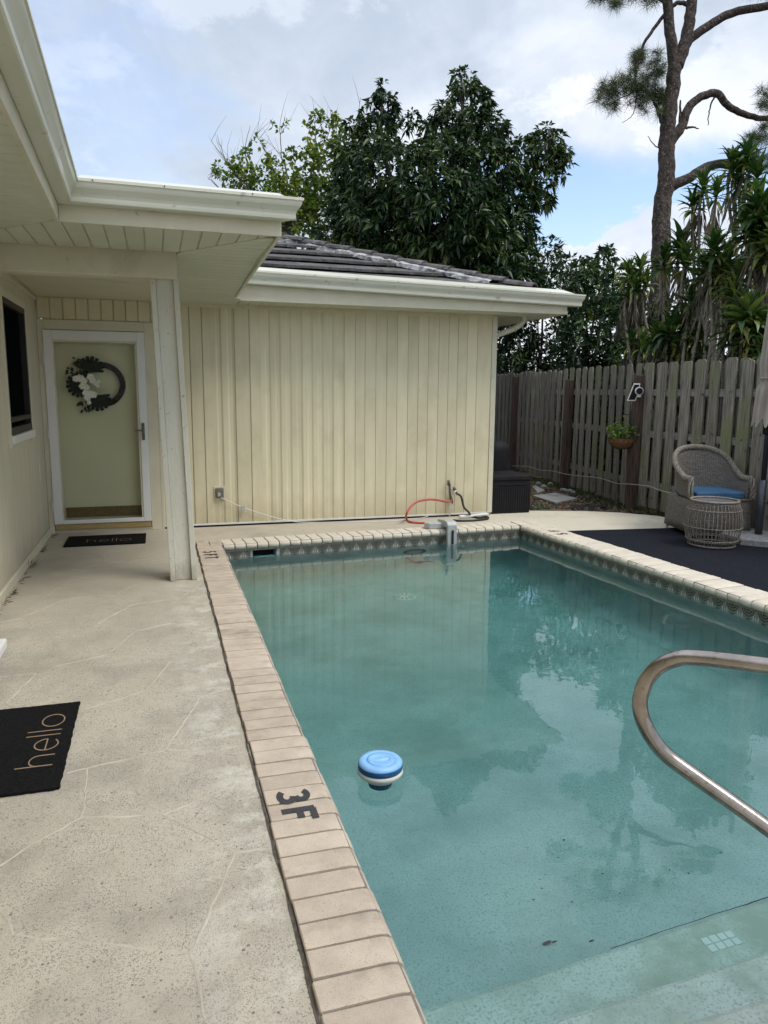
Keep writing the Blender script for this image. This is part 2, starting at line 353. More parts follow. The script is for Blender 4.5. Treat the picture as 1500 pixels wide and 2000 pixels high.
def pane_mat():
    m, nt, b = newmat('dark_window_pane'); b.inputs['Base Color'].default_value = (.005, .006, .007, 1); b.inputs['Roughness'].default_value = .9; b.inputs['Specular IOR Level'].default_value = 0.0
    return m
m_pane = pane_mat()
def water_mat():
    m, nt, b = newmat('pool_water'); N = nt.nodes; L = nt.links
    b.inputs['Base Color'].default_value = (1, 1, 1, 1); b.inputs['Roughness'].default_value = 0.0
    b.inputs['IOR'].default_value = 1.45; b.inputs['Transmission Weight'].default_value = 1.0
    g = N.new('ShaderNodeNewGeometry'); mp = N.new('ShaderNodeMapping'); mp.inputs[3].default_value = (1, 1.0, 1); mp.inputs[2].default_value = (0, 0, R_(20))
    L.new(g.outputs['Position'], mp.inputs[0])
    a = N.new('ShaderNodeTexNoise'); a.inputs['Scale'].default_value = 7; a.inputs['Detail'].default_value = 2; a.inputs['Roughness'].default_value = .5
    c = N.new('ShaderNodeTexNoise'); c.inputs['Scale'].default_value = 1.3; c.inputs['Detail'].default_value = 2
    L.new(mp.outputs[0], a.inputs['Vector']); L.new(mp.outputs[0], c.inputs['Vector'])
    w = N.new('ShaderNodeMath'); w.operation = 'MULTIPLY_ADD'; w.inputs[1].default_value = 2.0
    L.new(c.outputs['Fac'], w.inputs[0]); L.new(a.outputs['Fac'], w.inputs[2])
    bp = N.new('ShaderNodeBump'); bp.inputs['Strength'].default_value = 1; bp.inputs['Distance'].default_value = .0006
    L.new(w.outputs[0], bp.inputs['Height']); L.new(bp.outputs[0], b.inputs['Normal'])
    va = N.new('ShaderNodeVolumeAbsorption'); va.inputs[0].default_value = (.27, .83, .80, 1); va.inputs[1].default_value = .47
    L.new(va.outputs[0], N['Material Output'].inputs['Volume'])
    return m
m_water = water_mat()
def deck_mat():
    m, nt, b = newmat('textured_concrete'); N = nt.nodes; L = nt.links
    g = N.new('ShaderNodeNewGeometry').outputs['Position']
    def noise(sc, det, rg=.6, dist=0):
        n = N.new('ShaderNodeTexNoise'); n.inputs['Scale'].default_value = sc; n.inputs['Detail'].default_value = det; n.inputs['Roughness'].default_value = rg
        n.inputs['Distortion'].default_value = dist; L.new(g, n.inputs['Vector']); return n.outputs['Fac']
    def mr(x, a, c, smooth=False, o0=0, o1=1):
        n = N.new('ShaderNodeMapRange'); n.inputs[1].default_value = a; n.inputs[2].default_value = c; n.inputs[3].default_value = o0; n.inputs[4].default_value = o1
        if smooth: n.interpolation_type = 'SMOOTHSTEP'
        L.new(x, n.inputs[0]); return n.outputs[0]
    def mix(f, a, c, t='MIX'):
        n = N.new('ShaderNodeMix'); n.data_type = 'RGBA'; n.blend_type = t
        for i, s in ((0, f), (6, a), (7, c)):
            if isinstance(s, (int, float)): n.inputs[i].default_value = s
            elif isinstance(s, tuple): n.inputs[i].default_value = (*s, 1)
            else: L.new(s, n.inputs[i])
        return n.outputs[2]
    def mul(a, c):
        n = N.new('ShaderNodeMath'); n.operation = 'MULTIPLY'; L.new(a, n.inputs[0])
        if isinstance(c, (int, float)): n.inputs[1].default_value = c
        else: L.new(c, n.inputs[1])
        return n.outputs[0]
    sep = N.new('ShaderNodeSeparateXYZ'); L.new(g, sep.inputs[0])
    big = noise(1.1, 6, .62, .3); mid = noise(5, 5, .6); fine = noise(210, 4, .7); pit = noise(120, 2, .5); grain = noise(420, 2, .6)
    def dots(sc, dens, rad):
        v = N.new('ShaderNodeTexVoronoi'); v.inputs['Scale'].default_value = sc; L.new(g, v.inputs['Vector'])
        sp = N.new('ShaderNodeSeparateColor'); L.new(v.outputs['Color'], sp.inputs[0])
        rr = N.new('ShaderNodeMath'); rr.operation = 'MULTIPLY'; L.new(sp.outputs[1], rr.inputs[0]); rr.inputs[1].default_value = rad
        d = N.new('ShaderNodeMath'); d.operation = 'LESS_THAN'; L.new(v.outputs['Distance'], d.inputs[0]); L.new(rr.outputs[0], d.inputs[1])
        return mul(d.outputs[0], mr(sp.outputs[0], dens, dens + .02))
    d1 = dots(190, .5, .6); d2 = dots(70, .86, .38); d3 = dots(260, .35, .7)
    col = mix(mr(big, .35, .66), (.43, .38, .305), (.535, .48, .385))
    col = mix(mul(mr(mid, .4, .62), .5), col, (.53, .49, .405))
    # dirt sits in the worn, near half of the walk; the base tone turns paler toward the right
    worn = mr(sep.outputs[1], 6.6, 4.2, True); wx = mr(sep.outputs[0], .9, .5, True); worn = mul(worn, wx)
    col = mix(mul(mul(d3, mr(mid, .3, .6)), worn), col, (.27, .245, .20)); col = mix(mul(mul(d1, mr(noise(9, 4), .35, .6)), worn), col, (.25, .225, .185))
    col = mix(mul(mul(d2, worn), .85), col, (.11, .095, .08))
    col = mix(mul(mul(mr(grain, .5, .66), worn), .55), col, (.56, .525, .45)); col = mix(mul(mul(mr(noise(2.3, 6, .7), .45, .62), worn), .5), col, (.29, .27, .225))
    edge = mul(mul(mr(sep.outputs[0], -.12, .30, True), mr(noise(4.2, 9, .74), .49, .60)), mr(sep.outputs[0], .34, .33))
    col = mix(mul(edge, .75), col, (.64, .615, .53))
    bright = mr(sep.outputs[0], 2.6, 4.2, True)
    col = mix(mul(bright, .85), col, (.66, .61, .49))
    stain = mul(mr(noise(.75, 5, .6, 1.0), .56, .68), .35); col = mix(stain, col, (.25, .235, .21))
    L.new(col, b.inputs['Base Color']); b.inputs['Roughness'].default_value = .92; b.inputs['Specular IOR Level'].default_value = .3
    bp = N.new('ShaderNodeBump'); bp.inputs['Strength'].default_value = 1; bp.inputs['Distance'].default_value = .004
    hh = N.new('ShaderNodeMath'); hh.operation = 'ADD'; L.new(fine, hh.inputs[0]); L.new(mul(d1, -.5), hh.inputs[1])
    L.new(hh.outputs[0], bp.inputs['Height']); L.new(bp.outputs[0], b.inputs['Normal'])
    return m
m_deck = deck_mat()
m_score = surf('score_line_grout', (.51, .465, .38), (.37, .335, .27), 9, rough=.95, bump=.002, bscale=90)
def tile_mat():
    """glazed waterline tile: dark rosette halves at the joints, pale fleur in the middle; local x along tile (-.5...5), z -1..0"""
    m, nt, b = newmat('patterned_waterline_tile'); N = nt.nodes; L = nt.links
    tc = N.new('ShaderNodeTexCoord'); sep = N.new('ShaderNodeSeparateXYZ'); L.new(tc.outputs['Generated'], sep.inputs[0])
    def mt(op, a, c=None, cl=False):
        n = N.new('ShaderNodeMath'); n.operation = op; n.use_clamp = cl
        for i, s in enumerate((a, c)):
            if s is None: continue
            if isinstance(s, (int, float)): n.inputs[i].default_value = s
            else: L.new(s, n.inputs[i])
        return n.outputs[0]
    x = mt('ABSOLUTE', mt('SUBTRACT', sep.outputs[0], .5)); z = sep.outputs[2]      # x 0 centre .5 joint; z 0 bottom 1 top
    dx = mt('SUBTRACT', .5, x); dz = mt('SUBTRACT', 1.0, z)
    r = mt('SQRT', mt('ADD', mt('MULTIPLY', dx, dx), mt('MULTIPLY', mt('MULTIPLY', dz, dz), .9)))
    ros = mt('LESS_THAN', r, .40); rings = mt('GREATER_THAN', mt('SINE', mt('MULTIPLY', r, 46)), .1)
    # fleur: three pointed lobes
    f1 = mt('LESS_THAN', mt('ADD', mt('MULTIPLY', x, 4.6), mt('MULTIPLY', z, 1.0)), .66)
    f2 = mt('LESS_THAN', mt('ADD', mt('MULTIPLY', mt('ABSOLUTE', mt('SUBTRACT', x, .15)), 5.0), z), .72)
    f3 = mt('LESS_THAN', mt('ADD', mt('MULTIPLY', mt('ABSOLUTE', mt('SUBTRACT', x, .30)), 5.0), mt('MULTIPLY', z, 1.2)), .48)
    fl = mt('MAXIMUM', mt('MAXIMUM', f1, f2), f3)
    def mix(f, a, c):
        n = N.new('ShaderNodeMix'); n.data_type = 'RGBA'; L.new(f, n.inputs[0])
        for i, s in ((6, a), (7, c)):
            if isinstance(s, tuple): n.inputs[i].default_value = (*s, 1)
            else: L.new(s, n.inputs[i])
        return n.outputs[2]
    col = mix(fl, (.20, .195, .16), (.60, .60, .54))
    col = mix(ros, col, mix(rings, (.035, .035, .03), (.17, .165, .13)))
    L.new(col, b.inputs['Base Color']); b.inputs['Roughness'].default_value = .25
    return m
m_tile = tile_mat()
def wicker_mat():
    m, nt, b = newmat('grey_wicker'); N = nt.nodes; L = nt.links
    uv = N.new('ShaderNodeUVMap'); uv.uv_map = 'weave'
    br = N.new('ShaderNodeTexBrick'); br.offset = .5; br.inputs['Scale'].default_value = 1; br.inputs['Mortar Size'].default_value = .13
    br.inputs['Brick Width'].default_value = 1.0; br.inputs['Row Height'].default_value = .5; br.inputs['Mortar Smooth'].default_value = .8
    br.inputs['Color1'].default_value = (.20, .18, .155, 1); br.inputs['Color2'].default_value = (.31, .285, .25, 1); br.inputs['Mortar'].default_value = (.04, .035, .03, 1)
    L.new(uv.outputs[0], br.inputs['Vector']); L.new(br.outputs['Color'], b.inputs['Base Color'])
    bp = N.new('ShaderNodeBump'); bp.invert = True; bp.inputs['Distance'].default_value = .005; L.new(br.outputs['Fac'], bp.inputs['Height'])
    L.new(bp.outputs[0], b.inputs['Normal']); b.inputs['Roughness'].default_value = .6
    return m
m_wick = wicker_mat()
# ================================================================ THE SETTING
# pool outline: left inner edge, far edge (slightly skewed), right edge (slightly skewed), near edge
XL = .575
def far_in(x): return 7.20 + .077 * (x - XL)
def right_in(y): return 3.89 - .064 * (y - 7.45)
FR = Vector((3.892, far_in(3.89), 0)); FL = Vector((XL, far_in(XL), 0))
NY = 1.235; NL = Vector((XL, NY, 0)); NR = Vector((right_in(NY), NY, 0))
CW = .25; CWR = .30; ZC = .018; WZ = -.125
ground = MB()
B = 120
for (a, b_, c, d) in ((-B, -B, B, .3), (-B, 8.2, B, B), (-B, .3, -.2, 8.2), (4.9, .3, B, 8.2)):
    ground.add([(a, b_, -.07), (c, b_, -.07), (c, d, -.07), (a, d, -.07)], [(0, 1, 2, 3)])
tag(ground.build('ground', m_soil), kind='structure', label='brown mulch and soil ground around the concrete deck')
# concrete deck
oFL = Vector((XL - CW, far_in(XL - CW) + .25, 0)); oFR = Vector((right_in(7.9) + CWR, far_in(4.2) + .29, 0)); oNL = Vector((XL - CW, NY - .28, 0)); oNR = Vector((NR.x + CWR, NY - .28, 0))
dk = MB()
def slab(P, z0=-.09, z1=0.0):
    n = len(P); V = [(p[0], p[1], z1) for p in P] + [(p[0], p[1], z0) for p in P]
    dk.add(V, [tuple(range(n))] + [(i, n + i, n + (i + 1) % n, (i + 1) % n) for i in range(n)])
slab([(-1.2, -2.5), (oNL.x, -2.5), (oNL.x, oFL.y), (-1.2, oFL.y)])
slab([(-1.2, oFL.y), (oFL.x, oFL.y), (oFR.x, oFR.y), (4.56, 8.46), (-1.2, 8.46)])
slab([(oNL.x, -2.5), (oNR.x, -2.5), (oNR.x, oNR.y), (oNL.x, oNL.y)])
slab([(oNR.x, -2.5), (6.05, -2.5), (6.05, 6.3), (6.02, 7.25), (5.9, 7.72), (5.6, 8.05), (5.2, 8.28), (4.56, 8.46), (oFR.x, oFR.y), (oNR.x, oNR.y)])
deck = tag(dk.build('concrete_deck', m_deck), kind='structure', label='textured cream concrete pool deck with faint scored lines')
# scored lines, a shallow raised bead per segment
segs_px = [((172, 1500), (160, 1597)), ((160, 1597), (60, 1650)), ((60, 1650), (0, 1692)), ((160, 1597), (317, 1592)), ((317, 1592), (467, 1530)), ((317, 1592), (460, 1665)),
    ((460, 1665), (372, 1864)), ((372, 1864), (200, 1843)), ((200, 1843), (30, 1828)), ((30, 1828), (0, 1772)), ((372, 1864), (404, 2000)), ((460, 1665), (525, 1658)),
    ((391, 1362), (322, 1465)), ((322, 1465), (130, 1510)), ((322, 1465), (490, 1472)), ((333, 1292), (283, 1350)), ((283, 1350), (165, 1385)), ((283, 1350), (391, 1362)), ((333, 1292), (210, 1278)), ((391, 1362), (445, 1345)),
    ((266, 1233), (210, 1278)), ((210, 1278), (110, 1302)), ((266, 1233), (190, 1219)), ((266, 1233), (330, 1218)), ((330, 1218), (420, 1212)), ((70, 1315), (10, 1375)), ((70, 1315), (0, 1322)),
    ((258, 1181), (190, 1219)), ((258, 1181), (226, 1159)), ((226, 1159), (266, 1142)), ((226, 1159), (130, 1170)), ((130, 1170), (50, 1203)), ((258, 1181), (350, 1168)), ((356, 1165), (392, 1140)),
    ((130, 1135), (85, 1168)), ((130, 1135), (220, 1122)), ((100, 1127), (200, 1100)), ((200, 1100), (208, 1078)), ((200, 1100), (300, 1088)), ((75, 1128), (100, 1127)), ((50, 1208), (68, 1228)), ((0, 1216), (40, 1208)),
    ((404, 2000), (400, 2120)), ((10, 1375), (45, 1392))]
for a, b_ in segs_px:
    A = onz(*a); Bp = onz(*b_); d = (Bp - A); l = d.length; d.normalize(); nrm = Vector((-d.y, d.x, 0)); n = max(3, int(l / .035)); V = []; F = []
    for i in range(n + 1):
        p = A + d * l * i / n; p.z = 0; w = .0052 * random.uniform(.5, 1.5); o_ = random.uniform(-.0045, .0045)
        V += [p + nrm * (o_ - w) + Vector((0, 0, -.001)), p + nrm * o_ + Vector((0, 0, .0035)), p + nrm * (o_ + w) + Vector((0, 0, -.001))]
    for i in range(n):
        for k in (0, 1): F.append((3 * i + k, 3 * i + k + 1, 3 * i + k + 4, 3 * i + k + 3))
    MB().add(V, F).build('score_line', m_score, deck, smooth=True)
# pool shell: walls, floor, steps
pool = tag(empty('swimming_pool', (2.2, 4.2, -1.5)), kind='structure', label='rectangular plastered swimming pool')
sh = MB(); t = -.03     # walls set back under the coping nose
wl = XL + t
def wr(y): return right_in(y) - t
def wf(x): return far_in(x) - t
PL = [(wl, NY + t), (wr(NY), NY + t), (wr(7.4), wf(3.86)), (wl, wf(wl))]
def fz(y): return -1.02 - .10 * max(0, y - 2.4)
top = -.055
fl = MB()
ys = [NY + t, 2.3, 3.5, 5, 6.3]
V = []
for y in ys: V += [(wl, y, fz(y)), (wr(y), y, fz(y))]
V += [(wl, wf(wl), fz(7.3)), (wr(7.4), wf(3.86), fz(7.3))]
fl.add(V, [(2 * i, 2 * i + 1, 2 * i + 3, 2 * i + 2) for i in range(len(ys))])
fl.build('pool_floor', m_plaster, pool)
for i, nm in enumerate(('pool_wall',) * 4):
    a = PL[i]; b_ = PL[(i + 1) % 4]; w_ = MB(); d = Vector((b_[0] - a[0], b_[1] - a[1], 0)).normalized(); nrm = Vector((d.y, -d.x, 0)) * .15
    if i == 2:                                   # far wall keeps a slot for the skimmer
        sx = (1.10, .86)
        pts = [a, (sx[0], wf(sx[0])), (sx[1], wf(sx[1])), b_]
        for k, (p, q) in enumerate(zip(pts[:-1], pts[1:])):
            zt = top if k != 1 else -.21
            P = [(p[0], p[1]), (q[0], q[1]), (q[0] + nrm.x, q[1] + nrm.y), (p[0] + nrm.x, p[1] + nrm.y)]
            w_.hexa([(x, y, -1.62) for x, y in P] + [(x, y, zt) for x, y in P])
    else:
        P = [a, b_, (b_[0] + nrm.x, b_[1] + nrm.y), (a[0] + nrm.x, a[1] + nrm.y)]
        w_.hexa([(x, y, -1.62) for x, y in P] + [(x, y, top) for x, y in P])
    w_.build(nm, m_plaster, pool)
def cove(A_, B_, inw, zf_):
    V = []; n = 6; rc = .42
    for p, z in ((A_, zf_[0]), (B_, zf_[1])):
        for k in range(n + 1):
            a = math.pi / 2 * k / n; V.append(Vector((p[0], p[1], 0)) + inw * (rc * (1 - math.sin(a)) + .001) + Vector((0, 0, z + .003 + rc * (1 - math.cos(a)))))
    MB().add(V, [(k, k + 1, n + 2 + k, n + 1 + k) for k in range(n)]).build('pool_cove', m_plaster, pool, smooth=True)
cove(PL[3], PL[2], Vector((.077, -1, 0)).normalized(), (fz(7.2), fz(7.4)))
cove(PL[2], (wr(2.6), 2.6), Vector((-1, 0, 0)), (fz(7.3), fz(2.6)))
sk = MB(); sk.box((.80, wf(.98) + .151, -.26), (1.16, wf(.98) + .40, -.02)); sk.build('skimmer_mouth', m_void, pool)
# steps along the near end
def under(u, v, zt):     # point at depth zt that is seen through the water at u, v
    p = onz(u, v, WZ); d = ray(u, v); st = math.sqrt(1 - d.z * d.z) / 1.45
    h = Vector((d.x, d.y, 0)).normalized(); return Vector((p.x, p.y, 0)) + h * ((WZ - zt) * st / math.sqrt(1 - st * st)) + Vector((0, 0, zt))
STEPS = []
for z, a, b_ in ((-.78, (1080, 1888), (1500, 1750)), (-.54, (1243, 1936), (1500, 1853)), (-.32, (1330, 1995), (1500, 1945))):
    A_ = under(*a, z); B_ = under(*b_, z); sl_ = (B_.y - A_.y) / (B_.x - A_.x); STEPS.append((A_.y + sl_ * (wl - A_.x), A_.y + sl_ * (4.2 - A_.x), z))
for (y, yr_, z) in STEPS:
    s_ = MB(); s_.hexa([(wl + .002, NY + t + .002, -1.1), (wr(NY) - .002, NY + t + .002, -1.1), (wr(y) - .002, yr_, -1.1), (wl + .002, y, -1.1),
                        (wl + .002, NY + t + .002, z), (wr(NY) - .002, NY + t + .002, z), (wr(y) - .002, yr_, z), (wl + .002, y, z)])
    s_.build('pool_step', m_step, pool, bevel=.02)
# little square tiles inset in the first tread and a dirt line at its foot
p0 = under(1405, 1838, STEPS[0][2])
for i in range(4):
    for k in range(2):
        bx = MB(); x = p0.x - .06 + i * .034; y = p0.y - .035 + k * .034
        bx.box((x, y, STEPS[0][2] - .004), (x + .029, y + .029, STEPS[0][2] + .004)); bx.build('step_tile', m_stepT, pool)
dirt = MB()
q0 = under(1080, 1888, -1.02); q1 = under(1500, 1752, -1.02)
V = []; n_ = 60; zq = STEPS[0][2] + .0045
yy = lambda x: STEPS[0][0] + (STEPS[0][1] - STEPS[0][0]) * (x - wl) / (4.2 - wl)
for i in range(n_):
    f = i / (n_ - 1); x0 = wl + (wr(2) - wl) * (.25 + .75 * f); w = (.003 + .026 * max(0, f - .10) ** 1.2) * (1 if not .44 < f < .50 else .25) * random.uniform(.75, 1.2)
    V += [(x0, yy(x0) - .003 - w, zq), (x0, yy(x0) - .003, zq)]
dirt.add(V, [(2 * i, 2 * i + 2, 2 * i + 3, 2 * i + 1) for i in range(n_ - 1)])
tag(dirt.build('dirt', m_void, pool), kind='stuff')
bits = MB()
for i in range(16):
    c = under(random.uniform(1000, 1495), random.uniform(1640, 1800), -1.01); r = random.uniform(.004, .010); a = random.random() * 6
    bits.add([c + Vector((r * math.cos(a + k * 2.1), r * .6 * math.sin(a + k * 2.1), random.uniform(0, .006))) for k in range(3)], [(0, 1, 2)])
for c, r in ((under(1068, 1843, -1.01), .016), (under(1082, 1841, -1.01), .010), (under(1155, 1838, -1.01), .009)):
    bits.add([c + Vector((r * 1.4 * math.cos(k * 1.05), r * .5 * math.sin(k * 1.05 + .3), .004)) for k in range(6)], [tuple(range(6))])
tag(bits.build('dirt', m_void, pool), kind='stuff')
# main drain and wall light
dp = under(790, 1166, fz(6.0)); dz_ = fz(dp.y)
dp = under(790, 1166, dz_)
d_ = MB().lathe([(0, dz_ + .02), (.05, dz_ + .025), (.10, dz_ + .02), (.115, dz_ + .004)], (dp.x, dp.y, 0), 20); dr = d_.build('main_drain', m_pvc, pool, smooth=True)
g_ = MB()
for k in range(10):
    a = k * math.pi / 5; g_.box((-.004, .045, dz_ + .024), (.004, .09, dz_ + .0265), Matrix.Translation((dp.x, dp.y, 0)) @ Matrix.Rotation(a, 4, 'Z'))
g_.build('drain_slot', m_void, dr)
lx = 2.60; ly = wf(lx)
def wallring(r0, r1, y0, y1):
    m_ = MB(); n = 24; V = []
    for (r, y) in ((r0, y0), (r1, y0), (r1, y1), (r0, y1)):
        V += [(lx + r * math.cos(k * 2 * math.pi / n), y, -.50 + r * math.sin(k * 2 * math.pi / n)) for k in range(n)]
    F = [(j * n + k, j * n + (k + 1) % n, ((j + 1) % 4) * n + (k + 1) % n, ((j + 1) % 4) * n + k) for j in range(4) for k in range(n)]
    return m_.add(V, F)
pl = wallring(.09, .13, ly - .03, ly - .002).build('pool_light', m_brown_m, pool, smooth=True)
ln = MB(); ln.add([(lx + .088 * math.cos(k * .2618), ly - .012, -.50 + .088 * math.sin(k * .2618)) for k in range(24)], [tuple(range(24))]); ln.build('light_lens', m_grey, pl)
# coping bricks with bullnose
coping = tag(empty('pool_coping', (XL, 4.2, 0)), kind='structure', label='bullnosed brick coping round the pool edge')
def brick_mesh(name, L, w, mat):
    rz = (ZC + .056) / 2; zc_ = ZC - rz
    prof = [(L, -.056), (L, ZC - .003), (L - .003, ZC), (.075, ZC)] + [(.052 - .052 * math.sin(R_(a)) ** .9, zc_ + rz * math.cos(R_(a)) ** .9) for a in (14, 32, 50, 68, 84)] + [(.052 - .052 * math.sin(R_(a)), zc_ + rz * math.cos(R_(a))) for a in (105, 128, 150, 172)]
    n = len(prof); e = .004; V = []
    ins = lambda a, b: (a + (.003 if a < .02 else -.003 if a > L - .01 else 0), b - (.003 if b > ZC - .012 else -.002))
    for y, ii in ((-w / 2, 1), (-w / 2 + e, 0), (w / 2 - e, 0), (w / 2, 1)):
        for a, b_ in prof: V.append((*((ins(a, b_) if ii else (a, b_))[:1]), y, (ins(a, b_) if ii else (a, b_))[1]))
    F = [tuple(range(n)), tuple(range(4 * n - 1, 3 * n - 1, -1))]
    for j in range(3): F += [(j * n + i, (j + 1) * n + i, (j + 1) * n + (i + 1) % n, j * n + (i + 1) % n) for i in range(n)]
    me = bpy.data.meshes.new(name); me.from_pydata(V, [], F); me.materials.append(mat); me.update()
    for p in me.polygons: p.use_smooth = len(p.vertices) == 4 and max(V[i][0] for i in p.vertices) < .2 and len({round(V[i][1], 4) for i in p.vertices}) == 2
    return me
def brick_run(P0, P1, outward_left, L, pitch, me, start=0.0):
    d = (P1 - P0); l = d.length; d.normalize(); n = int(l / pitch); p_ = l / n
    out = Vector((-d.y, d.x, 0)) if outward_left else Vector((d.y, -d.x, 0))
    ang = math.atan2(out.y, out.x)
    for i in range(n):
        c = P0 + d * (p_ * (i + .5)); o = link('brick', me, coping, (c.x + out.x * random.uniform(-.003, .003), c.y + out.y * random.uniform(-.003, .003), random.uniform(-.0015, .0015)))
        o.rotation_euler = (random.uniform(-.006, .006), random.uniform(-.006, .006), ang + random.uniform(-.008, .008))
    return p_
b_left = brick_mesh('brick_left', CW, .096, m_brick); b_far = brick_mesh('brick_far', .25, .101, m_brick_l); b_right = brick_mesh('brick_right', CWR, .106, m_brick_l)
brick_run(NL, FL + Vector((0, .0, 0)), True, CW, .104, b_left)
brick_run(FL, FR, True, .25, .109, b_far)
brick_run(NR, FR, False, CWR, .114, b_right)
brick_run(NL, NR, False, .25, .108, b_far)
# corner bricks fill the four outer corners
for nm, P in (('l', [(FL.x - CW, FL.y + .004), (FL.x - .004, FL.y + .004), (FL.x - .004, FL.y + .25), (FL.x - CW, FL.y + .23)]),
          ('r', [(FR.x + .004, FR.y + .004), (FR.x + CWR, FR.y - .0), (FR.x + CWR, FR.y + .27), (FR.x + .0, FR.y + .25)]),
          ('l', [(NL.x - CW, NL.y - .25), (NL.x - .004, NL.y - .25), (NL.x - .004, NL.y - .004), (NL.x - CW, NL.y - .004)]),
          ('r', [(NR.x + .004, NR.y - .25), (NR.x + CWR, NR.y - .25), (NR.x + CWR, NR.y - .004), (NR.x + .004, NR.y - .004)])):
    (ax, ay), (bx, by), (cx_, cy_), (ex, ey) = P
    for k in range(2):                            # two bricks per corner
        f0, f1 = k / 2 + .015, (k + 1) / 2 - .015
        Q = [(ax + (bx - ax) * f0, ay + (by - ay) * f0), (ax + (bx - ax) * f1, ay + (by - ay) * f1), (ex + (cx_ - ex) * f1, ey + (cy_ - ey) * f1), (ex + (cx_ - ex) * f0, ey + (cy_ - ey) * f0)]
        MB().hexa([(x, y, -.056) for x, y in Q] + [(x, y, ZC) for x, y in Q]).build('brick', m_brick if nm == 'l' else m_brick_l, coping, bevel=.004)
mo = MB(); zz = ZC - .007
def mstrip(a, b_, out, L):
    P = [a + out * .016, b_ + out * .016, b_ + out * (L - .002), a + out * (L - .002)]
    mo.hexa([(p.x, p.y, -.062) for p in P] + [(p.x, p.y, zz) for p in P])
mstrip(NL, FL, Vector((-1, 0, 0)), CW); dFF = (FR - FL).normalized(); mstrip(FL + Vector((.002, 0, 0)), FR, Vector((-dFF.y, dFF.x, 0)), .25)
dRR = (FR - NR).normalized(); mstrip(NR, FR, Vector((dRR.y, -dRR.x, 0)), CWR); mstrip(NL, NR, Vector((0, -1, 0)), .25)
for cx_, cy_, ox, oy in ((FL.x, FL.y, -CW, .24), (FR.x, FR.y, CWR, .26), (NL.x, NL.y, -CW, -.25), (NR.x, NR.y, CWR, -.25)):
    x0, x1 = sorted((cx_ + .003 * (1 if ox > 0 else -1), cx_ + ox * .99)); y0, y1 = sorted((cy_ + .003 * (1 if oy > 0 else -1), cy_ + oy * .99)); mo.box((x0, y0, -.063), (x1, y1, zz - .001))
mo.build('mortar', m_mortar, coping)
# dark expansion gap between coping and deck on the left walk
gp = MB(); y = .9
pts = []
while y < 7.4: pts.append((XL - CW - .006 + random.uniform(-.003, .003), y, random.uniform(.003, .009))); y += .07
V = []; F = []
for x, y, w in pts: V += [(x - w, y, .0025), (x + w * .4, y, .0025)]
gp.add(V, [(2 * i, 2 * i + 1, 2 * i + 3, 2 * i + 2) for i in range(len(pts) - 1)])
gp.build('expansion_gap', surf('gap_dirt', (.06, .05, .04), (.12, .10, .08), 40, rough=1), coping)
# waterline tiles
tileme = MB().box((-.071, -.007, -.15), (.071, 0, 0)).build('tmp', m_tile); tm = tileme.data; bpy.data.objects.remove(tileme); tm.name = 'tile'
wall_tiles = tag(empty('waterline_tiling', (2.2, 7.1, -.1)), kind='structure', label='band of patterned tiles at the waterline')
def tile_run(P0, P1, skip=None):
    d = P1 - P0; l = d.length; d.normalize(); n = int(l / .1455); p_ = l / n; ang = math.atan2(d.y, d.x)
    for i in range(n):
        c = P0 + d * (p_ * (i + .5))
        if skip and skip[0] - .05 < c.x < skip[1] + .05: continue
        o = link('tile', tm, wall_tiles, (c.x, c.y, top)); o.rotation_euler = (0, 0, ang); 
        s = p_ / .1455; o.scale = (s, 1, 1)
tile_run(Vector((wl, wf(wl), 0)), Vector((wr(7.4), wf(3.86), 0)), (.86, 1.10))
tile_run(Vector((wr(7.4), wf(3.86), 0)), Vector((wr(NY), NY + t, 0)))
tile_run(Vector((wl, NY + t, 0)), Vector((wl, wf(wl), 0)))
# water body
wt = MB(); e = .012
P = [(wl - e, NY + t - e), (wr(NY) + e, NY + t - e), (wr(7.4) + e, wf(3.86) + e), (wl - e, wf(wl) + e)]
wt.hexa([(x, y, -1.6) for x, y in P] + [(x, y, WZ) for x, y in P])
tag(wt.build('water', m_water), kind='structure', label='clear teal pool water with faint ripples')
# depth markings (flat print on the coping)
def glyphs(mb, text, fn, h, w, adv):
    a = 0
    for ch in text:
        if ch == '3':
            ribbon(mb, arc(a + .30 * h, .73 * h, .20 * h, .19 * h, 150, -80, 12), w, fn); ribbon(mb, arc(a + .30 * h, .28 * h, .24 * h, .21 * h, 85, -150, 12), w, fn, .0003)
        if ch == '5':
            ribbon(mb, [(a + .50 * h, .93 * h), (a + .16 * h, .93 * h), (a + .13 * h, .56 * h)], w, fn); ribbon(mb, arc(a + .28 * h, .32 * h, .24 * h, .25 * h, 120, -150, 12), w, fn, .0003)
        if ch == 'F':
            ribbon(mb, [(a + .14 * h, 0), (a + .14 * h, h)], w, fn); ribbon(mb, [(a + .14 * h, .93 * h), (a + .60 * h, .93 * h)], w, fn, .0003); ribbon(mb, [(a + .14 * h, .53 * h), (a + .5 * h, .53 * h)], w, fn, .0003)
        if ch == 'T':
            ribbon(mb, [(a + .32 * h, 0), (a + .32 * h, .93 * h)], w, fn); ribbon(mb, [(a, .93 * h), (a + .64 * h, .93 * h)], w, fn, .0003)
        a += adv * h
    return mb
zt = ZC + .0025
x0 = .372
glyphs(MB(), '3F', lambda a, b, l: (x0 + b, 2.572 - a * 1.28, zt + l), .118, .025, .80).build('depth_marking', m_mark, coping)
glyphs(MB(), '5FT', lambda a, b, l: (x0 - .005 + b, 6.93 - a, zt + l), .115, .021, 1.05).build('depth_marking', m_mark, coping)
rx0 = right_in(7) + .22
glyphs(MB(), '5F', lambda a, b, l: (rx0 - b, 6.83 + a, zt + l), .115, .022, 1.5).build('depth_marking', m_mark, coping)
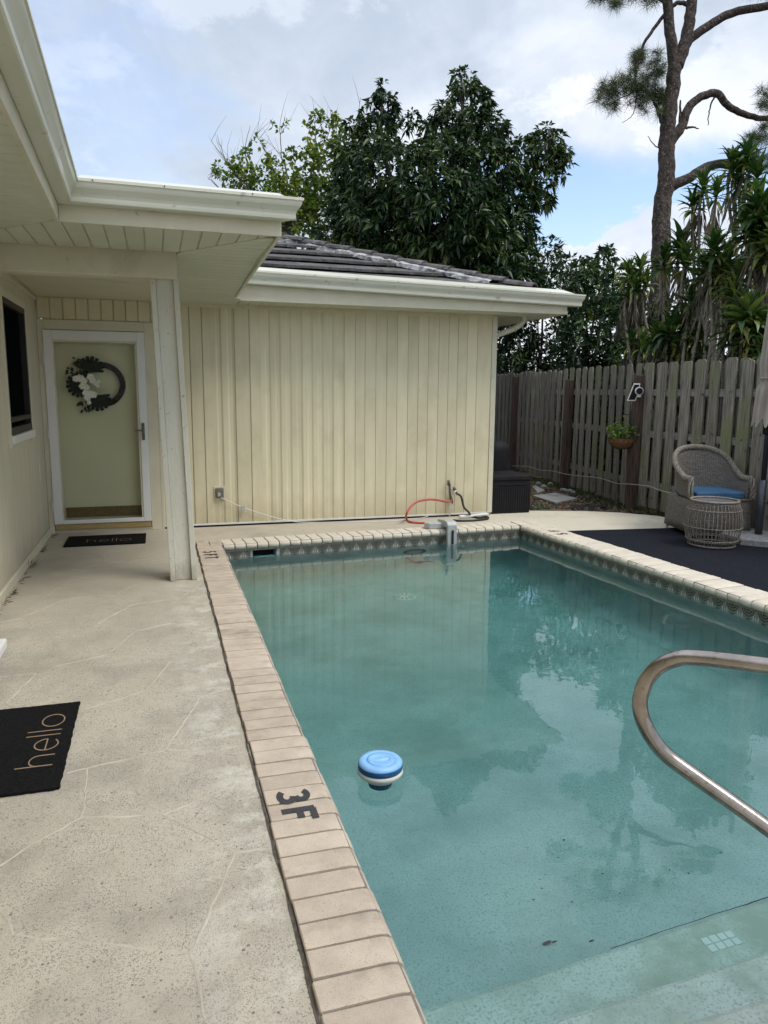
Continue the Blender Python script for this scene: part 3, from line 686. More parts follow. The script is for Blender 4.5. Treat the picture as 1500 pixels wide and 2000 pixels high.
# ================================================================ THE HOUSE
house = tag(empty('house', (-1.2, 8.4, 0)), 'single storey cream house with vertical siding, white gutters and dark tile roof beside the pool', 'house')
WY = 8.30; XW = -1.11; XR = 3.92; DX0, DX1 = -1.055, -.095     # door opening
wm = MB()
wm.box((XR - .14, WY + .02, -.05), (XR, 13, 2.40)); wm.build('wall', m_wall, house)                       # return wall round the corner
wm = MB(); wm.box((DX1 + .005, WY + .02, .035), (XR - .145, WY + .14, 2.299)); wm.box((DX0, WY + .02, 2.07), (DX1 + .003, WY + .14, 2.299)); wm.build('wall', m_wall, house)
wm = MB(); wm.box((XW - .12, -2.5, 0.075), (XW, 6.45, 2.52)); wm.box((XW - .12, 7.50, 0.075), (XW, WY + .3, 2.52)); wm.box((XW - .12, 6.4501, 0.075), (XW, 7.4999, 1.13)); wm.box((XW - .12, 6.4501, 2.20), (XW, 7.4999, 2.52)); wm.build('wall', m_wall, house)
MB().box((XW - .1, -2.5, -.02), (XW + .02, WY, .07)).build('base_trim', m_trim, house, bevel=.006)
MB().box((XW, 6.1, 2.36), (XW + .018, WY - .02, 2.395)).build('ceiling_trim', m_trim, house)
MB().box((DX1 + .14, WY + .003, -.01), (XR - .03, WY + .1, .028)).build('wall_base', m_void, house)
MB().box((-1.12, WY - .012, -.005), (-.09, WY + .13, .035)).build('door_step', m_deck, house, bevel=.004)
# siding boards: sharp lapped boards and soft ribbed boards
def board(x0, x1, z0, z1, kind, y0=WY):
    w = x1 - x0
    if kind == 'flat': pr = [(0, .010), (.004, .010), (.009, .001), (.016, 0), (w, 0)]
    elif kind == 'groove': pr = [(0, .006), (.0025, .006), (.007, 0), (w - .002, 0), (w, .003)]
    else: pr = [(0, .0), (w * .42, 0), (w * .56, .008), (w * .84, .008), (w, 0)]
    V = [(x0 + a, y0 + b, z) for z in (z0, z1) for a, b in pr] + [(x1, y0 + .018, z0), (x0, y0 + .018, z0), (x1, y0 + .018, z1), (x0, y0 + .018, z1)]
    n = len(pr); F = [(i, i + 1, n + i + 1, n + i) for i in range(n - 1)]
    F += [tuple(reversed(range(n))) + (2 * n + 1, 2 * n) [::1], tuple(range(n, 2 * n)) + (2 * n + 2, 2 * n + 3)]
    return MB().add(V, F)
edges = []; x = .045
left_px = [374, 398, 416, 436, 460, 489, 511, 530, 550, 570, 592, 612, 632, 652, 672, 693, 712, 733, 754, 774, 795, 815, 834, 854, 873, 891, 909, 928, 946]
xs = [ony(p, 820, WY).x for p in left_px]
xs = [x for x in xs]; xs[-1] = XR - .055
pre = []; x = xs[0]
while x > .08: pre.insert(0, x - .115); x -= .115
pre[0] = max(pre[0], .02); allx = pre + xs
kinds = []
for i in range(len(allx) - 1):
    px_ = None; xm = allx[i]
    k = 'flat' if xm < xs[1] + .01 else 'rib' if xm < xs[3] + .05 else 'flat' if xm < xs[5] + .01 else 'rib' if xm < xs[14] - .01 else 'groove'
    board(allx[i] + .0005, allx[i + 1] - .0005, .03, 2.368, k).build('siding_board', m_siding, house)
MB().box((XR - .054, WY - .010, .03), (XR + .010, WY + .05, 2.396)).build('corner_board', m_trim, house, bevel=.003)
x = -1.105
while x < -.0: board(x + .0005, min(x + .1195, .019), 2.19, 2.396, 'flat').build('siding_board', m_siding, house); x += .12
MB().box((.021, WY - .012, .0), (.044, WY + .02, 2.360)).build('siding_trim', m_trim, house)
MB().box((.019, WY - .010, 2.361), (XR - .056, WY + .018, 2.399)).build('siding_trim', m_siding, house)
MB().box((-1.10, WY + .045, 2.30), (XR - .02, WY + .13, 2.60)).build('wall', m_wall, house)  # unseen strip behind the siding top, added to stop sky light leaking through
# white bottom starter strip on the long wall
MB().box((.046, WY - .006, .022), (XR - .056, WY + .02, .040)).build('starter_strip', m_pvc, house)
# ---- entry door
door = empty('entry_door', (-.57, WY, 0), house)
MB().box((-1.108, WY - .014, .0), (-1.058, WY + .02, 2.185)).box((-.088, WY - .014, 0), (.018, WY + .02, 2.185)).box((-1.0575, WY - .014, 2.085), (-.0885, WY + .02, 2.185)).build('door_casing', m_trim, door, bevel=.004)
fr = MB(); fr.box((-1.056, WY - .03, .10), (-.975, WY + .01, 2.08)).box((-.168, WY - .03, .10), (-.09, WY + .01, 2.08)).box((-.9745, WY - .03, 1.985), (-.1685, WY + .01, 2.08)).box((-.9745, WY - .03, .10), (-.1685, WY + .01, .142))
fr.build('door_frame', m_white, door, bevel=.004)
fr = MB(); fr.box((-.974, WY - .022, .143), (-.958, WY + .004, 1.984)).box((-.186, WY - .022, .143), (-.169, WY + .004, 1.984)).box((-.9575, WY - .022, 1.965), (-.1865, WY + .004, 1.984)); fr.build('glass_bead', m_trim, door)
MB().box((-.957, WY - .012, .144), (-.187, WY - .006, 1.964)).build('glass_pane', m_glass, door)
MB().box((-1.05, WY - .02, .036), (-.095, WY + .03, .096)).build('threshold', m_brass, door, bevel=.006)
MB().box((-1.02, WY + .11, .10), (-.13, WY + .15, 2.06)).build('inner_door', m_doorp, door)
MB().box((-1.02, WY + .02, .10), (-1.0, WY + .11, 2.06)).box((-.15, WY + .02, .10), (-.13, WY + .11, 2.06)).box((-.999, WY + .02, 2.0), (-.151, WY + .11, 2.06)).build('door_jamb', m_doorp, door)
MB().box((-.95, WY + .09, .15), (-.19, WY + .108, .255)).build('kick_band', m_kick, door)
hd = MB(); hd.box((-.152, WY - .042, .97), (-.122, WY - .0305, 1.15)); hd.tube([(-.137, WY - .04, 1.07), (-.137, WY - .075, 1.07), (-.16, WY - .08, 1.075), (-.225, WY - .08, 1.07)], [.009, .009, .009, .006], 8); hd.build('door_handle', m_brown_m, door, smooth=False, bevel=.003)
for z in (.25, 1.0, 1.75): MB().tube([(-1.062, WY - .034, z), (-1.062, WY - .034, z + .09)], .006, 8).build('hinge', m_pvc, door)
# ---- window in the left wall
win = empty('window', (XW, 7.0, 1.6), house)
F0, F1, Z0, Z1 = 6.45, 7.50, 1.13, 2.20
wf_ = MB()
for a, b_ in (((F0, Z0), (F0 + .05, Z1)), ((F1 - .05, Z0), (F1, Z1)), ((F0 + .0505, Z1 - .05), (F1 - .0505, Z1)), ((F0 + .0505, Z0), (F1 - .0505, Z0 + .06)), ((F0 + .0505, Z0 + .10), (F1 - .0505, Z0 + .14))):
    wf_.box((XW - .05, a[0], a[1]), (XW + .016, b_[0], b_[1]))
wf_.build('window_frame', m_dark, win, bevel=.003)
MB().box((XW - .045, F0 + .05, Z0 + .06), (XW - .03, F1 - .05, Z1 - .05)).build('window_pane', m_pane, win)
tr = MB()
for a, b_ in (((F0 - .045, Z0 - .10), (F0 - .0005, Z1 + .06)), ((F1 + .0005, Z0 - .10), (F1 + .045, Z1 + .06)), ((F0, Z1 + .0005), (F1, Z1 + .06))): tr.box((XW - .02, a[0], a[1]), (XW + .02, b_[0], b_[1]))
tr.build('window_trim', m_trim, win, bevel=.003)
MB().box((XW - .02, F0, Z0 - .07), (XW + .035, F1 + .05, Z0 - .003)).build('window_sill', m_white, win, bevel=.005)
MB().box((XW, 7.82, .61), (XW + .008, 7.885, .775)).build('cover_plate', m_trim, house, bevel=.002)
# ---- fascias, gutters, soffits, roofs
ogee = [(0, 0), (.070, 0), (.078, .006), (.080, .020), (.079, .034), (.084, .050), (.096, .066), (.108, .080), (.114, .094), (.116, .110), (.124, .112), (.124, .128), (.106, .128), (.106, .120), (.110, .116), (0, .116)]
def gutter(mb, P0, P1, out, m0=0.0, m1=0.0):
    """P0/P1 bottom back line; m0/m1 extend each end per unit of projection (mitres)"""
    P0 = Vector(P0); P1 = Vector(P1); d = (P1 - P0).normalized(); out = Vector(out); n = len(ogee); V = []
    for P, m_ in ((P0, -m0), (P1, m1)):
        for o_, z in ogee: V.append(P + out * o_ + Vector((0, 0, z)) + d * (m_ * o_))
    F = [tuple(range(n)), tuple(range(2 * n - 1, n - 1, -1))] + [(i, n + i, n + (i + 1) % n, (i + 1) % n) for i in range(n)]
    mb.add(V, F); return mb
FYm = 7.86
g1 = gutter(MB(), (.80, FYm - .002, 2.556), (4.70, FYm - .002, 2.482), (0, -1, 0), 0, .5).build('gutter', m_gutter, house)
FYp = 4.97; FXr = .815
def lx_(y, base=-.505): return base + .0215 * (4.9 - y)
g2 = gutter(MB(), (lx_(FYp) + .002, FYp - .002, 2.573), (FXr + .0, FYp - .002, 2.565), (0, -1, 0), -1.0, 1.0).build('gutter', m_gutter, house)
g3 = gutter(MB(), (lx_(-1) + .002, -1.0, 2.573), (lx_(FYp) + .002, FYp - .002, 2.573), (1, 0, 0), 0, -1.0).build('gutter', m_gutter, house)
# end cap and screws
for g_, pts in ((g1, [(1.6, 0), (2.5, 0), (3.4, 0), (4.3, 0)]), (g2, [(-.3, 0), (.1, 0), (.62, 0)])):
    for xx, _ in pts:
        zt_ = (2.556 + (2.482 - 2.556) * (xx - .8) / 3.9 if g_ is g1 else 2.57) + .121; yy = (FYm if g_ is g1 else FYp) - .1265
        MB().tube([(xx, yy - .003, zt_), (xx, yy + .004, zt_)], .0045, 8).build('gutter_screw', m_brown_m, house)
for (xx, yy_, zz_) in ((2.05, FYm, 2.532), (3.25, FYm, 2.509)):
    n = len(ogee); V = [(xx + q, yy_ - .002 - o_ * 1.012 - .0008, zz_ + z * 1.0 - .001) for q in (-.012, .012) for o_, z in ogee[1:12]]; m__ = 11
    MB().add(V, [(k, k + 1, m__ + k + 1, m__ + k) for k in range(m__ - 1)]).build('gutter_seam', m_gutter, house, smooth=True)
# gutter guards, white flashing sheets from the lip to the roof edge
for i in range(3):
    xa = .84 + i * 1.26; xb = xa + 1.257
    za = 2.556 - .074 * (xa - .8) / 3.9 + .130; zb = 2.556 - .074 * (xb - .8) / 3.9 + .130
    MB().hexa([(xa, FYm - .115, za), (xb, FYm - .115, zb), (xb, FYm + .16, zb + .075), (xa, FYm + .16, za + .075), (xa, FYm - .115, za + .003), (xb, FYm - .115, zb + .003), (xb, FYm + .16, zb + .078), (xa, FYm + .16, za + .078)]).build('gutter_guard', m_gutter, house)
MB().hexa([(-.38, FYp - .115, 2.70), (FXr, FYp - .115, 2.695), (FXr, FYp + .1, 2.76), (-.38, FYp + .1, 2.77), (-.38, FYp - .115, 2.703), (FXr, FYp - .115, 2.698), (FXr, FYp + .1, 2.763), (-.38, FYp + .1, 2.773)]).build('gutter_guard', m_gutter, house)
# fascia boards
MB().box((.80, FYm, 2.395), (4.60, FYm + .02, 2.60)).build('fascia', m_trim, house, bevel=.004)
MB().box((4.58, FYm + .021, 2.395), (4.60, 12.5, 2.60)).build('fascia', m_trim, house)
MB().box((lx_(FYp), FYp, 2.475), (FXr, FYp + .02, 2.68)).build('fascia', m_trim, house, bevel=.003)
def pz(y): return 2.485 - .095 * max(0, (y - 5.9)) / 2.4
fs = MB(); fs.hexa([(FXr - .02, FYp + .0205, 2.475), (FXr, FYp + .0205, 2.475), (FXr - .006, FYm - .14, 2.40), (FXr - .026, FYm - .14, 2.40), (FXr - .02, FYp + .0205, 2.68), (FXr, FYp + .0205, 2.68), (FXr - .006, FYm - .14, 2.68), (FXr - .026, FYm - .14, 2.68)]); fs.build('fascia', m_gutter, house)
fs = MB(); fs.hexa([(lx_(-1) - .02, -1, 2.475), (lx_(-1), -1, 2.475), (lx_(FYp), FYp, 2.475), (lx_(FYp) - .02, FYp, 2.475), (lx_(-1) - .02, -1, 2.68), (lx_(-1), -1, 2.68), (lx_(FYp), FYp, 2.68), (lx_(FYp) - .02, FYp, 2.68)]); fs.build('fascia', m_trim, house)
# soffit planks
def plank(P, zf, name='soffit_plank', th=.012):
    Q = [(x, y, zf(y)) for x, y in P] + [(x, y, zf(y) + th) for x, y in P]
    MB().hexa(Q).build(name, m_soffit, house, bevel=.003, seg=1)
bx0, bx1 = (.815, 4.97), (.19, 5.86)
# front planks run along y between fascia and mitre lines
x = -.502; pw = .1182
while x < .78:
    xa, xb = x + .004, min(x + pw, .79) - .004
    def yend(q): return 5.86 if q < bx1[0] else bx0[1] + (bx0[0] - q) * (bx1[1] - bx0[1]) / (bx0[0] - bx1[0])
    plank([(xa, FYp + .021), (xb, FYp + .021), (xb, max(yend(xb) - .006, FYp + .024)), (xa, max(yend(xa) - .006, FYp + .026))], lambda y: 2.487); x += pw
for (xa, xb) in ((-.62, -.504), (-.74, -.626), (-.86, -.746), (-.98, -.866), (-1.10, -.986)):
    f = lambda q: 4.99 + (-.505 - q) * 1.0
    plank([(xa, f(xa) + .006), (xb, f(xb) + .006), (xb, 5.88), (xa, 5.88)], lambda y: 2.487)
y = -.9
while y < 5.6:                                   # left eave planks run along x
    ya, yb = y + .005, y + .123
    def xin(q, yy): return min(lx_(yy) - .021, -.505 - (yy - 4.99)) if yy > 4.9 else lx_(yy) - .021
    if xin(0, yb) > -1.09: plank([(XW, ya), (xin(0, ya), ya), (xin(0, yb), yb), (XW, yb)], lambda y: 2.489)
    y += .128
y = 5.0
while y < 8.28:                                  # right strip planks run along x
    ya, yb = y + .004, min(y + .125, 8.295) - .0005
    xl_ = lambda yy: max(.192, bx0[0] - (yy - 4.97) * (bx0[0] - bx1[0]) / (bx1[1] - bx0[1]) + .006)
    xr_ = lambda yy: FXr - .022 if yy < FYm - .14 else .86
    if xl_(ya) < xr_(ya) - .01: plank([(xl_(ya), ya), (xr_(ya), ya), (xr_(ya), yb), (xl_(yb), yb)], pz)
    y += .128
x = .865
while x < 4.57:
    plank([(x + .002, FYm + .021), (min(x + .118, 4.578), FYm + .021), (min(x + .118, 4.578), WY - .0005 if x < 3.8 else 12.4), (x + .002, WY - .0005 if x < 3.8 else 12.4)], lambda y: 2.400, th=.01); x += .12
MB().add([(-1.10, FYp + .022, 2.4985), (.79, FYp + .022, 2.4985), (.79, 5.88, 2.4985), (-1.10, 5.88, 2.4985)], [(3, 2, 1, 0)]).add([(XW, -.9, 2.5005), (-.53, -.9, 2.5005), (-.53, FYp, 2.5005), (XW, FYp, 2.5005)], [(3, 2, 1, 0)]).build('soffit_backing', m_soffit, house)
MB().hexa([(XW, 6.051, 2.478), (.189, 6.051, 2.478), (.189, WY - .001, 2.398), (XW, WY - .001, 2.398), (XW, 6.051, 2.50), (.189, 6.051, 2.50), (.189, WY - .001, 2.42), (XW, WY - .001, 2.42)]).build('porch_ceiling', m_trim, house)
MB().box((XW, 5.885, 2.305), (.189, 6.05, 2.52)).build('porch_beam', m_trim, house, bevel=.006)
# roof decks above (keep light out) and porch roof
MB().hexa([(-3, -1.2, 3.3), (lx_(0) + .0, -1.2, 2.69), (lx_(FYp), FYp, 2.69), (-3, FYp + .2, 3.3), (-3, -1.2, 3.36), (lx_(0), -1.2, 2.72), (lx_(FYp), FYp, 2.72), (-3, FYp + .2, 3.36)]).build('roof_slope', m_roof, house)
MB().hexa([(-3, FYp, 2.685), (FXr, FYp, 2.685), (FXr, 9.2, 2.76), (-3, 9.2, 2.76), (-3, FYp, 2.75), (FXr, FYp, 2.705), (FXr, 9.2, 2.78), (-3, 9.2, 2.79)]).build('roof_slope', m_roof, house)
# ---- main hip roof: courses of flat tiles, hip tiles bedded in mortar
roof = empty('roof', (2.0, 9.0, 2.7), house)
RX, RY, RZ, SL = 4.70, 7.86, 2.535, .345
def hipx(y): return RX - (y - RY)
rb = MB(); rb.add([(-2.5, RY, RZ - .05), (RX, RY, RZ - .05), (RX - 5.2, RY + 5.2, RZ - .05 + 5.2 * SL), (-2.5, RY + 5.2, RZ - .05 + 5.2 * SL), (RX, RY + 10, RZ - .05)], [(0, 1, 2, 3), (1, 4, 2)]); rb.build('roof_deck', m_roof, roof)
EXP = .47; course = 0; y = RY + .02
while y < RY + 4.6:
    xx = hipx(y) - .09; y2 = y + EXP + .05; shift = (course % 2) * .165
    x1 = xx
    first = True
    while x1 > (-.6 if course < 8 else 0):
        w = .33 if not first else .33 - shift if shift else .33
        x0_ = x1 - w
        cut = (y2 - y) if first else 0
        z0_ = RZ + (y - RY) * SL + .062; z1_ = RZ + (y2 - RY) * SL + .004; jz = random.uniform(-.003, .003); g = .002; th = .03
        P = [(x0_ + g, y, z0_ + jz - th), (x1 - g, y, z0_ + jz - th), (x1 - g - (.30 if first else 0), y2, z1_ - th), (x0_ + g - (0 if not first else .0), y2, z1_ - th)]
        if first and P[2][0] < P[3][0]: P[2] = (P[3][0] + .02, P[2][1], P[2][2])
        MB().hexa(P + [(p[0], p[1], p[2] + th) for p in P]).build('roof_tile', m_roof, roof)
        x1 = x0_; first = False
    y += EXP; course += 1
hl = Vector((-1, 1, SL)).normalized()
side = Vector((1, 1, 0)).normalized(); upv = side.cross(hl) * -1
if upv.z < 0: upv = -upv
hp = Vector((RX - .35, RY + .35, RZ + .35 * SL + .045)); st = .37; i = 0
while i < 15:
    a = hp + hl * (st * i); V = []
    for s_, lift, wd in ((0, .035, .13), (st + .05, .008, .11)):
        for k in range(7):
            an = math.pi * k / 6; V.append(a + hl * s_ + side * (math.cos(an) * wd) + upv * (math.sin(an) * .06 + lift - .01))
        for k in range(6, -1, -1):
            an = math.pi * k / 6; V.append(a + hl * s_ + side * (math.cos(an) * (wd - .014)) + upv * (math.sin(an) * .048 + lift - .02))
    n = 14; MB().add(V, [(k, (k + 1) % n, n + (k + 1) % n, n + k) for k in range(n)] + [tuple(range(n - 1, -1, -1)), tuple(range(n, 2 * n))]).build('hip_tile', m_roof, roof)
    i += 1
mo = MB(); V = []; n = 40
for k in range(n):
    a = hp + hl * (k * .09 + .5); jag = random.uniform(.13, .23) * (1.0 if k < 26 else .6); V += [a - side * .09 + upv * .022, a - side * jag * 1.1 - upv * .012 + Vector((random.uniform(-.04, .04), 0, 0)), a - side * jag * 1.15 - upv * .06]
mo.add(V, [(3 * k + j, 3 * k + j + 1, 3 * k + j + 4, 3 * k + j + 3) for k in range(n - 1) for j in (0, 1)]); mo.build('hip_mortar', m_mortar_w, roof)
# downspout elbow round the corner
dsp = MB(); dsp.tube(smoothpath([(4.30, 8.35, 2.42), (4.30, 8.35, 2.36), (4.25, 8.36, 2.30), (4.14, 8.39, 2.24), (3.97, 8.44, 2.165), (3.955, 8.45, 2.05), (3.955, 8.45, 1.2), (3.955, 8.45, .1)], 5), .034, 10); dsp.build('downspout', m_gutter, house, smooth=True)
# ---- outlet, spigot
out = empty('outlet', (.63, WY, .37), house)
MB().box((.575, WY - .012, .305), (.692, WY + .002, .452)).build('outlet_plate', m_trim, out, bevel=.003)
MB().box((.590, WY - .035, .320), (.680, WY - .012, .436)).build('outlet_cover', surf('smoky_cover', (.13, .115, .08), (.2, .18, .13), 30, rough=.25), out, bevel=.01)
MB().box((.612, WY - .045, .345), (.642, WY - .035, .385)).build('outlet_plug', m_grey, out, bevel=.003)
spg = empty('spigot', (3.36, WY, .4), house)
sp0 = ony(876, 946, 8.25); S = lambda u, v, y=8.25: ony(u, v, y)
MB().tube([S(878, 1008), S(879, 985), S(880, 960)], .008, 8).build('riser_pipe', m_pvc, spg, smooth=True)
MB().tube([S(874, 945), S(878, 948), S(879, 965), S(881, 975), S(884, 980)], [.012, .016, .015, .02, .012], 8).build('tap_body', m_brown_m, spg, smooth=True)
MB().tube([S(876, 938), S(877, 947)], [.017, .02], 8).build('tap_knob', m_brown_m, spg, smooth=True)
MB().tube([S(882, 955), S(886, 962), S(890, 964)], [.012, .018, .012], 8).tube([S(884, 966), S(891, 958)], .010, 8).build('hose_splitter', m_pvc, spg, smooth=True)
MB().tube([S(886, 952, 8.22), S(889, 957, 8.22)], [.018, .02], 8).tube([S(891, 961, 8.21), S(894, 966, 8.21)], [.014, .016], 8).tube([S(880, 975, 8.22), S(884, 983, 8.22)], [.013, .01], 8).build('tap_valve', m_brown_m, spg, smooth=True)
# ---- porch post
post = empty('porch_post', (.16, 6.0, 0), house)
def pv(x, y, z): return (x - .066 * z / 2.34, y, z)
def pbox(x0, x1, y0, y1): return [pv(*p) for p in ((x0, y0, .002), (x1, y0, .002), (x1, y1, .002), (x0, y1, .002), (x0, y0, 2.345), (x1, y0, 2.345), (x1, y1, 2.345), (x0, y1, 2.345))]
MB().hexa(pbox(.098, .222, 5.972, 6.115)).build('post_core', m_post, post, bevel=.004)
MB().hexa(pbox(.058, .0975, 5.945, 6.14)).build('post_board', m_post, post, bevel=.004)
MB().hexa(pbox(.2225, .262, 5.945, 6.14)).build('post_board', m_post, post, bevel=.004)
# small white step block at the side door by the left edge
sb = MB().box((XW + .021, 3.7, .001), (-.885, 4.62, .06)).build('door_sill', m_white, house, bevel=.01)
# ================================================================ THINGS BY THE POOL
def bezt(text, fn, w, mb):
    """thin rounded lower-case strokes"""
    a = 0
    for ch in text:
        if ch == 'h': ribbon(mb, [(a, 0), (a, .30)], w, fn); ribbon(mb, [(a, .10)] + arc(a + .065, .125, .065, .075, 170, 0, 10) + [(a + .13, 0)], w, fn, .0004); a += .20
        if ch == 'e': ribbon(mb, [(a, .10), (a + .15, .10)], w, fn, .0004); ribbon(mb, arc(a + .075, .1, .075, .1, 0, 315, 20), w, fn); a += .205
        if ch == 'l': ribbon(mb, [(a, 0), (a, .30)], w, fn); a += .065
        if ch == 'o': ribbon(mb, arc(a + .085, .1, .09, .1, 0, 360, 24), w, fn); a += .2
def doormat(x0, x1, y0, y1, label, tfn):
    t = tag(empty('doormat', ((x0 + x1) / 2, (y0 + y1) / 2, 0)), label, 'doormat')
    n = 40; V = []; zt = .015
    def ring(z, ins):
        out_ = []
        for (ax, ay, bx, by) in ((x0, y0, x1, y0), (x1, y0, x1, y1), (x1, y1, x0, y1), (x0, y1, x0, y0)):
            for k in range(n):
                f = k / n; px_, py_ = ax + (bx - ax) * f, ay + (by - ay) * f
                cx_, cy_ = (x0 + x1) / 2, (y0 + y1) / 2; j = random.uniform(-.0025, .0025) + ins
                out_.append((px_ + (j if px_ < cx_ - .001 else -j) * (abs(px_ - cx_) > (x1 - x0) / 2 - .01), py_ + (j if py_ < cy_ else -j) * (abs(py_ - cy_) > (y1 - y0) / 2 - .01), z))
        return out_
    A = ring(.003, 0); Bq = ring(zt - .002, .0); C_ = ring(zt, .004); m = len(A)
    MB().add(A + Bq + C_, [(j * m + i, j * m + (i + 1) % m, (j + 1) * m + (i + 1) % m, (j + 1) * m + i) for j in range(2) for i in range(m)] + [tuple(range(2 * m, 3 * m))]).build('mat_pile', m_mat, t)
    mb = MB(); bezt('hello', tfn, .011, mb); mb.build('lettering', m_matlet, t)
    return t
doormat(-.865, -.405, 2.845, 3.66, 'near black doormat reading hello in thin tan letters at the left edge', lambda a, b, l: (-.452 - b * .46, 3.03 + a * .70, .0165 + l))
doormat(-.90, -.15, 7.53, 8.03, 'black hello doormat lying in front of the glass storm door', lambda a, b, l: (-.70 + a * .58, 7.66 + b * .5, .0165 + l))
# chlorine floater
fc = onz(743, 1484, -.04); fx, fy = fc.x, fc.y
flt = tag(empty('chlorine_floater', (fx, fy, -.12)), 'round blue and white chlorine dispenser floating on the pool water', 'floater')
m_fb = surf('faded_blue_plastic', (.20, .42, .72), (.24, .47, .76), 30, rough=.45, bump=.0006); m_fd = surf('dark_blue_plastic', (.012, .09, .24), (.02, .11, .28), 30, rough=.4)
m_cr = surf('cream_plastic', (.62, .60, .53), (.70, .68, .61), 20, rough=.5)
rr = .094
MB().lathe([(.056, -.036), (.0575, -.040), (.062, -.040), (.066, -.036), (.086, -.039), (rr - .001, -.047), (rr, -.052)], (fx, fy, 0), 48).build('float_ring', m_fb, flt, smooth=True)
MB().lathe([(rr, -.052), (rr + .001, -.056), (rr + .001, -.074), (rr - .002, -.077)], (fx, fy, 0), 48).build('float_band', m_fd, flt, smooth=True)
MB().lathe([(rr - .002, -.077), (rr + .002, -.080), (rr + .002, -.093), (rr - .006, -.103), (.066, -.122), (.052, -.126)], (fx, fy, 0), 48).build('float_body', m_cr, flt, smooth=True)
MB().lathe([(0, -.047), (.030, -.045), (.046, -.037), (.055, -.036), (.056, -.042), (.056, -.052)], (fx, fy, 0), 48).build('float_lid', m_fb, flt, smooth=True)
hn = MB(); V = []
for k in range(9):
    f = k / 8; xx = -.042 + .084 * f; w = .010 * math.sin(math.pi * f) + .003; V += [(fx + xx, fy - w, -.046 + .0), (fx + xx, fy - w * .5, -.033), (fx + xx, fy + w * .5, -.033), (fx + xx, fy + w, -.046)]
hn.add(V, [(4 * k + j, 4 * k + j + 1, 4 * k + j + 5, 4 * k + j + 4) for k in range(8) for j in range(3)] + [(0, 1, 2, 3), (35, 34, 33, 32)]); hn.build('lid_grip', m_fb, flt, smooth=True)
bk = MB()
for k in range(18):
    a = k * math.pi / 9; bk.box((.042, -.004, -.185), (.050, .004, -.125), Matrix.Translation((fx, fy, 0)) @ Matrix.Rotation(a, 4, 'Z'))
bk.lathe([(.038, -.125), (.038, -.175), (.050, -.18), (.050, -.19), (0, -.19)], (fx, fy, 0), 24); bk.build('float_basket', m_fd, flt)
# handrail
hb = Vector((1.385, 1.83, 0)); hdv = Vector((.707, -.707, 0))
hs = [(1.30, 0.0), (1.30, .4), (1.30, .62), (1.27, .70), (1.20, .745), (1.10, .757), (.7, .752), (.35, .745), (.15, .735), (.085, .716), (.04, .68), (.012, .63), (0, .565), (.014, .505), (.05, .448), (.085, .415), (.14, .382), (.348, .273), (.60, .135), (.85, 0.0)]
rail = tag(empty('pool_handrail', tuple(hb + hdv * 1.0)), 'looped stainless steel handrail over the pool steps', 'handrail')
MB().tube(smoothpath([hb + hdv * s_ + Vector((0, 0, z)) for s_, z in hs], 5), .0235, 24).build('rail_tube', m_steel, rail, smooth=True)
for s_ in (.85, 1.30):
    c = hb + hdv * s_; MB().lathe([(.0, .022), (.03, .022), (.05, .012), (.055, .0)], (c.x, c.y, .0), 24).build('rail_flange', m_steel, rail, smooth=True)
# pool alarm / leveller clip on the far coping
cl = tag(empty('pool_alarm', (2.98, 7.5, .02)), 'grey plastic pool alarm clipped over the far coping, dipping in the water', 'pool alarm')
yb = wf(3.0)
MB().prism([(2.76, 7.53), (2.80, 7.46), (2.93, 7.44), (3.04, 7.46), (3.04, 7.60), (2.94, 7.64), (2.82, 7.62)], lambda a, b, d: (a, b, d), .021, .085).build('alarm_body', m_grey, cl, bevel=.01)
MB().prism([(7.60, .05), (7.60, .105), (7.42, .125), (7.33, .12), (7.295, .085), (7.285, -.30), (7.33, -.30), (7.335, .05)], lambda a, b, d: (d, a - .0, b), 2.945, 3.055).build('alarm_arm', m_grey, cl, bevel=.008)
MB().box((2.99, 7.279, -.12), (3.012, 7.2845, .03)).build('alarm_slot', m_void, cl)
# hoses and cords
def cord(name, pts, r, mat, label, cat, n=8, sub=6):
    o = MB().tube(smoothpath(pts, sub), r, n).build(name, mat, None, smooth=True, org=Vector(pts[0])); return tag(o, label, cat)
z_ = lambda u, v, z=.012: onz(u, v, z)
cord('hose', [S(882, 979, 8.20), S(872, 980, 8.17), S(850, 976, 8.12), S(833, 976, 8.08), S(815, 980, 8.03), S(802, 990, 7.98), S(794, 1004, 7.93), z_(794, 1013), z_(800, 1019), z_(815, 1021), z_(838, 1021), z_(862, 1018)], .0125, m_red, 'red rubber hose arching from the wall tap down to the deck', 'hose', 10)
cord('hose', [S(895, 965, 8.2), S(901, 971, 8.18), S(906, 990, 8.14), S(915, 1000, 8.08), z_(922, 1009, .014), z_(935, 1011, .014), z_(950, 1009, .014), z_(952, 1013, .014), z_(930, 1016, .014), z_(900, 1017, .014), z_(885, 1016, .014)], .013, m_blackr, 'black rubber hose hanging from the tap and coiled on the deck', 'hose', 10)
cord('pipe', [z_(897, 1009, .03), z_(925, 1007, .03), z_(953, 1004, .03)], .017, m_pvc, 'short white plastic pipe lying along the foot of the siding', 'pipe', 12)
cord('extension_cord', [ony(632 - 200, 972, WY - .04), ony(452, 981, WY - .03), ony(472, 990, WY - .03), ony(520, 1006, WY - .03), ony(570, 1018, WY - .04), z_(612, 1020, .006), z_(690, 1020, .006), z_(770, 1017, .006), z_(820, 1012, .006), z_(845, 1006, .02), z_(880, 1003, .02), z_(905, 1008, .006)], .0042, m_pvc, 'thin white cord running from the outlet along the base of the siding', 'cord', 6)
